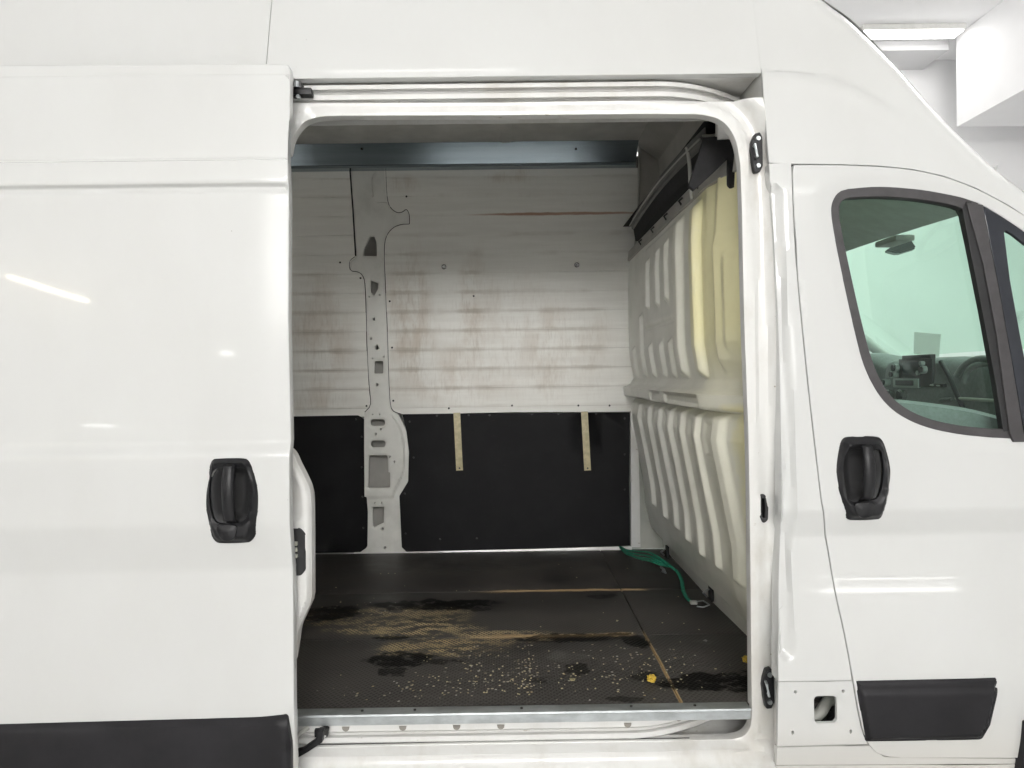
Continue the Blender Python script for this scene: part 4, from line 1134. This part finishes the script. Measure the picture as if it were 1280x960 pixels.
    strip(bm, rows)
    bmesh.ops.holes_fill(bm, edges=[e for e in bm.edges if len(e.link_faces) == 1 and all(abs(v.co.x - xr) < .02 for v in e.verts)], sides=12)
    bmm = finish('cross_beam', bm, 'zinc', VAN, 5)
    s0 = None
    for x in (452, 720):
        q = P(x, 186, 1.888)
        if s0 is None:
            bm = bmesh.new(); disc(bm, q, .006, .005, 'Y', 10); s0 = finish('screw', bm, 'screw', bmm); f0 = q
        else:
            c = s0.copy(); COL.objects.link(c); c.location = s0.location + Vector(q - f0)
    # eyelets
    for x, y in ((555, 333.5), (721, 331)):
        bm = bmesh.new(); c = P(x, y, YW - .006); pts = [c + np.array((.011 * math.cos(a), 0, .011 * math.sin(a))) for a in np.linspace(0, 2 * math.pi, 15)]
        tube(bm, pts, .0035, 6); disc(bm, c + (0, .003, 0), .007, .004, 'Y', 10); finish('lashing_eye', bm, 'chrome', VAN)
    # yellowed strips
    for (xa, ya, xb, yb) in ((571, 516, 574.5, 588), (730.5, 514.5, 734.5, 588)):
        a, b = P(xa, ya, YW - .008), P(xb, yb, YW - .008); c = (a + b) / 2
        ang = math.atan2(b[0] - a[0], -(b[2] - a[2])); R = Matrix.Rotation(-ang, 3, 'Y')
        L = float(np.linalg.norm(b - a)); st = box_o('batten', c, (.036, .005, L), 'brass', VAN, R, .001)
        bm = bmesh.new(); disc(bm, b + (0, -.004, .012), .005, .003, 'Y', 8); finish('screw', bm, 'screw', st)
    # screw heads along the panels
    s0 = None
    dots = [(445, 524), (452, 546), (452, 584), (453, 621), (454, 660), (546, 519.5), (586, 519), (612, 519), (512, 527), (517, 572), (506, 617), (507, 667), (550, 674), (596, 673), (665, 517.5), (698, 517), (745, 517), (781, 523), (781, 568), (781, 612),
            (561, 510.5), (508, 245.5), (450.5, 347.5), (487, 376.5), (490, 434.5), (491.5, 501), (425, 328), (458, 507.5), (640, 507), (723, 507), (762, 507), (592, 370), (770, 180)]
    for x, y in dots:
        q = P(x, y, YW - .006)
        if y < 200: q = P(762, 164, 1.9)
        if s0 is None:
            bm = bmesh.new(); disc(bm, q, .0055, .004, 'Y', 8); s0 = finish('screw', bm, 'screw', VAN); f0 = q
        else:
            c = s0.copy(); COL.objects.link(c); c.location = s0.location + Vector(q - f0)
    # far wall beyond the beam: grey lining up to the cab
    sheet('upper_lining', [(798, 176), (905, 172), (905, 330), (791, 330), (799, 280)], 'lining', VAN, const(YW + .002), step=.2, thick=.01)
    tube_o('lining_trim', [P(799.5, 178, YW - .004), P(797.5, 300, YW - .004)], .006, 'lining', VAN, 6)
    # slanting end of the roof space over the cab
    bm = bmesh.new()
    strip(bm, [[(.70, .1, ZC + .0005), (.70, 2.0, ZC + .0005)], [(.82, .1, ZC - .085), (.82, 2.0, ZC - .085)], [(.86, .1, 2.24), (.86, 2.0, 2.24)]]); finish('roof_end_lining', bm, 'lining', VAN)
hold()

# ---- bulkhead between hold and cab
def bulkhead():
    Yr_low = [1.67, 1.416, 1.18, .98, .78, .56, .353]
    Yr_up = [1.81, 1.57, 1.35, 1.13, .95, .75, .50]
    Y = np.arange(.11, 1.966, .006); Z = np.arange(.50, 2.066, .006)
    GY, GZ = np.meshgrid(Y, Z)
    base = np.interp(GZ, [.50, .60, .618, .626, .70, .77, .90, 1.236, 1.30, 1.325, 1.335, 1.382, 1.40, 1.43, 1.55, 1.9, 2.115],
                     [.83, .81, .802, .762, .742, .728, .718, .656, .664, .690, .622, .616, .655, .674, .655, .648, .66])
    base = base + .02 * sm(1.2, .3, GY) * sm(.75, .6, GZ)
    bend = .38 * np.clip(.42 - GY, 0, 1) ** 1.25 * sm(.6, .9, GZ) + .30 * np.clip(.42 - GY, 0, 1) ** 1.3 * .3
    rel = np.zeros_like(GY)
    def rib(yc, w, h, z0, z1, soft=.03):
        return h * sm(w * .92, w * .52, np.abs(GY - yc)) * sm(z0, z0 + soft, GZ) * sm(z1, z1 - soft, GZ)
    zend = [.79, .775, .775, .765, .755, .765, .765]
    for yc, ze in zip(Yr_low, zend):
        rel += rib(yc + .0, .036, .020, ze, 1.325, .022) * 1.0
    # recessed shadow pads high between the ribs
    for yc in [(a + b) / 2 for a, b in zip(Yr_low, Yr_low[1:])]:
        rel -= rib(yc, .055, .009, 1.17, 1.29, .015)
    rel += rib(Yr_up[0], .036, .016, 1.425, 1.60); rel += rib(Yr_up[1], .036, .018, 1.425, 1.75)
    for yc in Yr_up[2:5]:
        rel += rib(yc, .032, .018, 1.425, 1.60); rel += rib(yc, .031, .016, 1.73, 1.98 + (1.35 - yc) * .03)
    rel += rib(Yr_up[5], .044, .028, 1.425, 2.04, .04); rel += rib(Yr_up[6], .042, .030, 1.425, 2.04, .04)
    # framed rectangle
    inr = sm(.84, .86, GY) * sm(1.47, 1.45, GY) * sm(1.66, 1.68, GZ) * sm(2.04, 2.02, GZ)
    rel += inr * .009
    ed = np.maximum(np.abs(GY - 1.155) / .315, np.abs(GZ - 1.85) / .19)
    rel -= .004 * np.exp(-((ed - 1.0) / .03) ** 2)
    # weld dimples and shallow oil-canning
    for wy in np.arange(.2, 1.9, .145): rel -= .0035 * np.exp(-((GY - wy) ** 2 + (GZ - 1.412) ** 2) / .006 ** 2)
    rel += .0015 * np.sin(GY * 9 + GZ * 3) * np.sin(GZ * 7)
    # big soft bulges of the yellow corner
    rel += .034 * sm(.36, .31, GY) * sm(1.43, 1.50, GZ) * (1 - .45 * sm(1.84, 1.90, GZ)) + .012 * sm(.16, .2, GZ * 0 + GY) * sm(.28, .24, GY) * sm(1.5, 1.55, GZ) * sm(1.83, 1.78, GZ)
    rel += .02 * np.exp(-((GY - .20) / .05) ** 2) * sm(.9, 1.2, GZ) * sm(1.33, 1.25, GZ)
    # ledge detail: slots
    led = sm(1.335, 1.345, GZ) * sm(1.378, 1.370, GZ)
    for a, b in ((.42, .95), (1.02, 1.25)):
        rel -= led * .013 * sm(a, a + .012, GY) * sm(b, b - .012, GY)
    X = base + bend - rel
    bm = bmesh.new(); strip(bm, [[(X[i, j], Y[j], Z[i]) for j in range(len(Y))] for i in range(len(Z))])
    for f in bm.faces: pass
    bk = finish('bulkhead', bm, 'bulk', VAN, 60)
    # top flange with clips
    a = [P(803, 297, YW - .1)]; 
    F = lambda y, z, dx=0: (.66 + dx, y, z)
    bm = bmesh.new(); strip(bm, [[F(y, 2.050, .02 + .3 * max(0, .42 - y) ** 1.25) for y in (.12, .3, .42, 1.0, 1.96)], [F(y, 2.056, -.012 + .3 * max(0, .42 - y) ** 1.25) for y in (.12, .3, .42, 1.0, 1.96)], [F(y, 2.108, -.006 + .3 * max(0, .42 - y) ** 1.25) for y in (.12, .3, .42, 1.0, 1.96)], [F(y, 2.114, .03 + .3 * max(0, .42 - y) ** 1.25) for y in (.12, .3, .42, 1.0, 1.96)]])
    fl = finish('bulkhead_flange', bm, 'lining', VAN)
    c0 = None
    for y in (.48, .72, .98, 1.25, 1.55):
        if c0 is None:
            bm = bmesh.new(); tube(bm, [(.650, y, 2.096), (.638, y + .01, 2.086), (.650, y + .02, 2.074)], .004, 6); c0 = finish('clip', bm, 'screw', VAN); y0 = y
        else:
            c = c0.copy(); COL.objects.link(c); c.location.y = c0.location.y + y - y0
    # kick strip at the foot
    # dark space over the bulkhead, rail of the overhead shelf
    bm = bmesh.new(); strip(bm, [[(.72, .26, 2.09), (.72, 1.96, 2.09)], [(1.05, .26, 2.235), (1.05, 1.96, 2.235)], [(.625, .26, 2.240), (.625, 1.96, 2.240)]]); finish('overhead_dark', bm, 'void', VAN)  # black sheet standing in for the darkness of the open void
    q0, q1 = PXc(878, 170, .62), PXc(789, 276, .62)
    rail = [( .632, 2.205), (.622, 2.210), (.620, 2.222), (.612, 2.226), (.612, 2.234), (.624, 2.236), (.626, 2.262), (.630, 2.262), (.632, 2.236), (.66, 2.236)]
    zoff = q0[2] - 2.236
    bm = bmesh.new(); rows = []
    for y in np.linspace(q0[1], q1[1], 12):
        bow = .030 * math.sin(math.pi * (y - q0[1]) / (q1[1] - q0[1]))
        rows.append([(x, y, z + zoff + bow) for x, z in rail])
    strip(bm, rows); finish('shelf_rail', bm, 'rail', VAN)
    tube_o('shelf_edge', [(.6115, y, 2.227 + zoff + .030 * math.sin(math.pi * (y - q0[1]) / (q1[1] - q0[1]))) for y in np.linspace(q0[1], q1[1], 12)], .003, 'greylight', VAN, 6)
    bm = bmesh.new(); rows = []
    for y in np.linspace(q0[1], q1[1], 12):
        bow = .030 * math.sin(math.pi * (y - q0[1]) / (q1[1] - q0[1]))
        rows.append([(.630, y, 2.21 + zoff + bow), (.64, y, 2.13 + zoff * .5 + bow), (.70, y, 2.10)])
    strip(bm, rows); finish('shelf_dark', bm, 'void', VAN)  # black sheet painting the dark of the void below the rail
    # near end of the shelf: thin light edge, bracket and hanging black flap
    q = P(878, 170, q0[1]); r = P(900, 168, q0[1])
    tube_o('shelf_edge', [q, r], .004, 'greylight', VAN, 6)
    sheet('shelf_bracket', [(898, 148), (914, 158), (925, 172), (926, 176), (912, 172), (898, 173)], 'jamb', VAN, const(.225), step=.03, thick=.03)
    sheet('felt_flap', rp([(880, 172), (927, 170), (931, 215), (931, 226), (916, 234.5, 6), (911.5, 230, 4), (911, 197), (868, 237), (862, 232)]), 'void', VAN, const(.235), step=.03, thick=.02)
    # two hanging ties
    tube_o('shelf_tie', [P(x, y, .49) for x, y in cat([(857, 184), (860, 191), (862, 208), (863, 228), (865, 249)], 3)], .0065, 'greylight', VAN, 6, (1, .6))
    tube_o('shelf_tie', [P(x, y, 1.86) for x, y in cat([(793, 267), (794.5, 280), (795, 295), (794, 308)], 3)], .006, 'greylight', VAN, 6, (1, .6))
    # white post where the bulkhead meets the far wall
    sheet('corner_post', [(788.5, 516), (797, 517), (799, 600), (800.5, 684), (789.5, 684)], 'jamb', VAN, const(YW - .03), step=.05, thick=.03)
    # lashing point and slot at the foot
    b = P(831, 693, 1.55)
    for (x, y, X_) in ((831, 690, .77), (885, 741, .80)):
        p = PXc(x, y, X_); bm = bmesh.new(); tube(bm, [p + (0, -.015, .02), p + (-.02, 0, .0), p + (0, .015, -.02)], .004, 6); finish('lashing_ring', bm, 'galv', VAN)
        box_o('ring_slot', p + (.012, 0, .0), (.01, .05, .06), 'rubber', VAN, bev=.003)
bulkhead()

# ------------------------------------------------------------------ loose things
def loose():
    zf = .51
    def fl(x, y, h=.006): q = PZ(x, y, zf + h); return q
    # green lashing strap: several loops bunched together, then a tail with a hook
    E = empty('lashing_strap', fl(800, 690, 0)); E.location.z = zf
    tag(E, 'green lashing strap with wire hooks lying along the foot of the bulkhead', 'strap')
    base = [(776, 684, .01), (784, 690, .02), (797, 693, .03), (812, 695, .05), (823, 700, .05), (834, 706, .04), (846, 714, .03), (852, 725, .02), (854, 738, .01), (860, 749, .01), (868, 754, .01)]
    for k, (j, n0, n1) in enumerate(((0, 0, 11), (1, 0, 7), (2, 0, 6), (3, 1, 6))):
        pts = []
        for i, (x, y, h) in enumerate(base[n0:n1]):
            dx, dy = (0, 0) if k == 0 else ((-2 + k) * 1.2, (-4.6, 3.6, 6.5)[k - 1] * math.sin(math.pi * (i + .4) / (n1 - n0)))
            pts.append(tuple(fl(x + dx, y + dy, h * (1 + .25 * k))))
        tube_o('webbing', cat(pts, 4), .0085, 'strap', E, 8, (1.0, .45))
    h = fl(867, 753, .012)
    box_o('buckle', h, (.028, .02, .014), 'greylight', E, bev=.004)
    tube_o('hook', [fl(870, 752, .02), fl(879, 751, .02), fl(887, 756, .03), fl(879, 759, .015), fl(871, 758, .015)], .0028, 'galv', E, 6)
    tube_o('hook', [fl(826, 709, .02), fl(830, 712, .015), fl(832, 716, .01), fl(828, 714, .01)], .006, 'galv', E, 6)
    # crumpled yellow leaf
    def crumple(name, x, y, r, mat, label, catg, flat=.55, rough=.5):
        bm = bmesh.new(); bmesh.ops.create_icosphere(bm, subdivisions=3, radius=r)
        rnd = random.Random(x)
        ph = [rnd.uniform(0, 6) for _ in range(6)]
        for v in bm.verts:
            c = v.co.normalized(); d = 1 + rough * .35 * math.sin(5 * c.x + ph[0]) * math.sin(6 * c.y + ph[1]) + rough * .25 * math.sin(9 * c.z + 4 * c.x + ph[2])
            v.co = Vector((c.x * r * d, c.y * r * d, c.z * r * d * flat))
        q = fl(x, y, 0)
        zmin = min(v.co.z for v in bm.verts)
        for v in bm.verts: v.co += Vector((q[0], q[1], zf - zmin))
        o = finish(name, bm, mat, None, 30); tag(o, label, catg); return o
    crumple('dry_leaf', 814.5, 853, .0125, 'yellow', 'crumpled yellow dry leaf lying alone on the black floor near the sill', 'leaf', .8, .9)
    crumple('dry_leaf', 933, 829, .012, 'yellow', 'small yellow dry leaf wedged at the foot of the door post', 'leaf', .9, .9)
    def scrap(x, y, s, mat, label):
        bm = bmesh.new(); q = fl(x, y, 0); rnd = random.Random(int(x))
        n = 6; vs = [bm.verts.new((q[0] + s * rnd.uniform(.7, 1.1) * math.cos(2 * math.pi * k / n), q[1] + s * 1.1 * rnd.uniform(.7, 1.1) * math.sin(2 * math.pi * k / n), zf + .001 + rnd.uniform(0, .006))) for k in range(n)]
        bm.faces.new(vs); bmesh.ops.solidify(bm, geom=list(bm.faces), thickness=.0012)
        o = finish('paper_scrap', bm, mat, None, 0); tag(o, label, 'scrap')
    scrap(715.5, 850.5, .011, 'brass', 'pale cream scrap of wood lying on the floor left of the yellow leaf')
    scrap(881, 802, .010, 'greylight', 'small grey scrap lying on the floor towards the bulkhead')
    scrap(772, 777, .006, 'brass', 'tiny beige chip lying on the floor between the two worn joints')
    # fine litter: chips no one could count
    rnd = random.Random(3); bm = bmesh.new()
    for _ in range(260):
        zone = rnd.random()
        if zone < .35: x, y = rnd.gauss(590, 45), rnd.gauss(850, 16)
        elif zone < .6: x, y = rnd.gauss(790, 60), rnd.gauss(840, 16)
        elif zone < .75: x, y = rnd.gauss(655, 8), rnd.gauss(845, 18)
        else: x, y = rnd.uniform(380, 900), rnd.uniform(700, 880)
        q = PZ(x, y, zf)
        if not (.17 < q[1] < 1.9 and q[0] < .72 - .0 * q[1]): continue
        s = rnd.uniform(.0010, .0030); a = rnd.uniform(0, 6)
        box(bm, (q[0], q[1], zf + s * .35), (s * 2, s * 1.2, s * .7), Matrix.Rotation(a, 3, 'Z'))
    o = finish('floor_litter', bm, 'brass', None, 0); o['kind'] = 'stuff'; o['label'] = 'tiny pale chips scattered over the black floor'
loose()
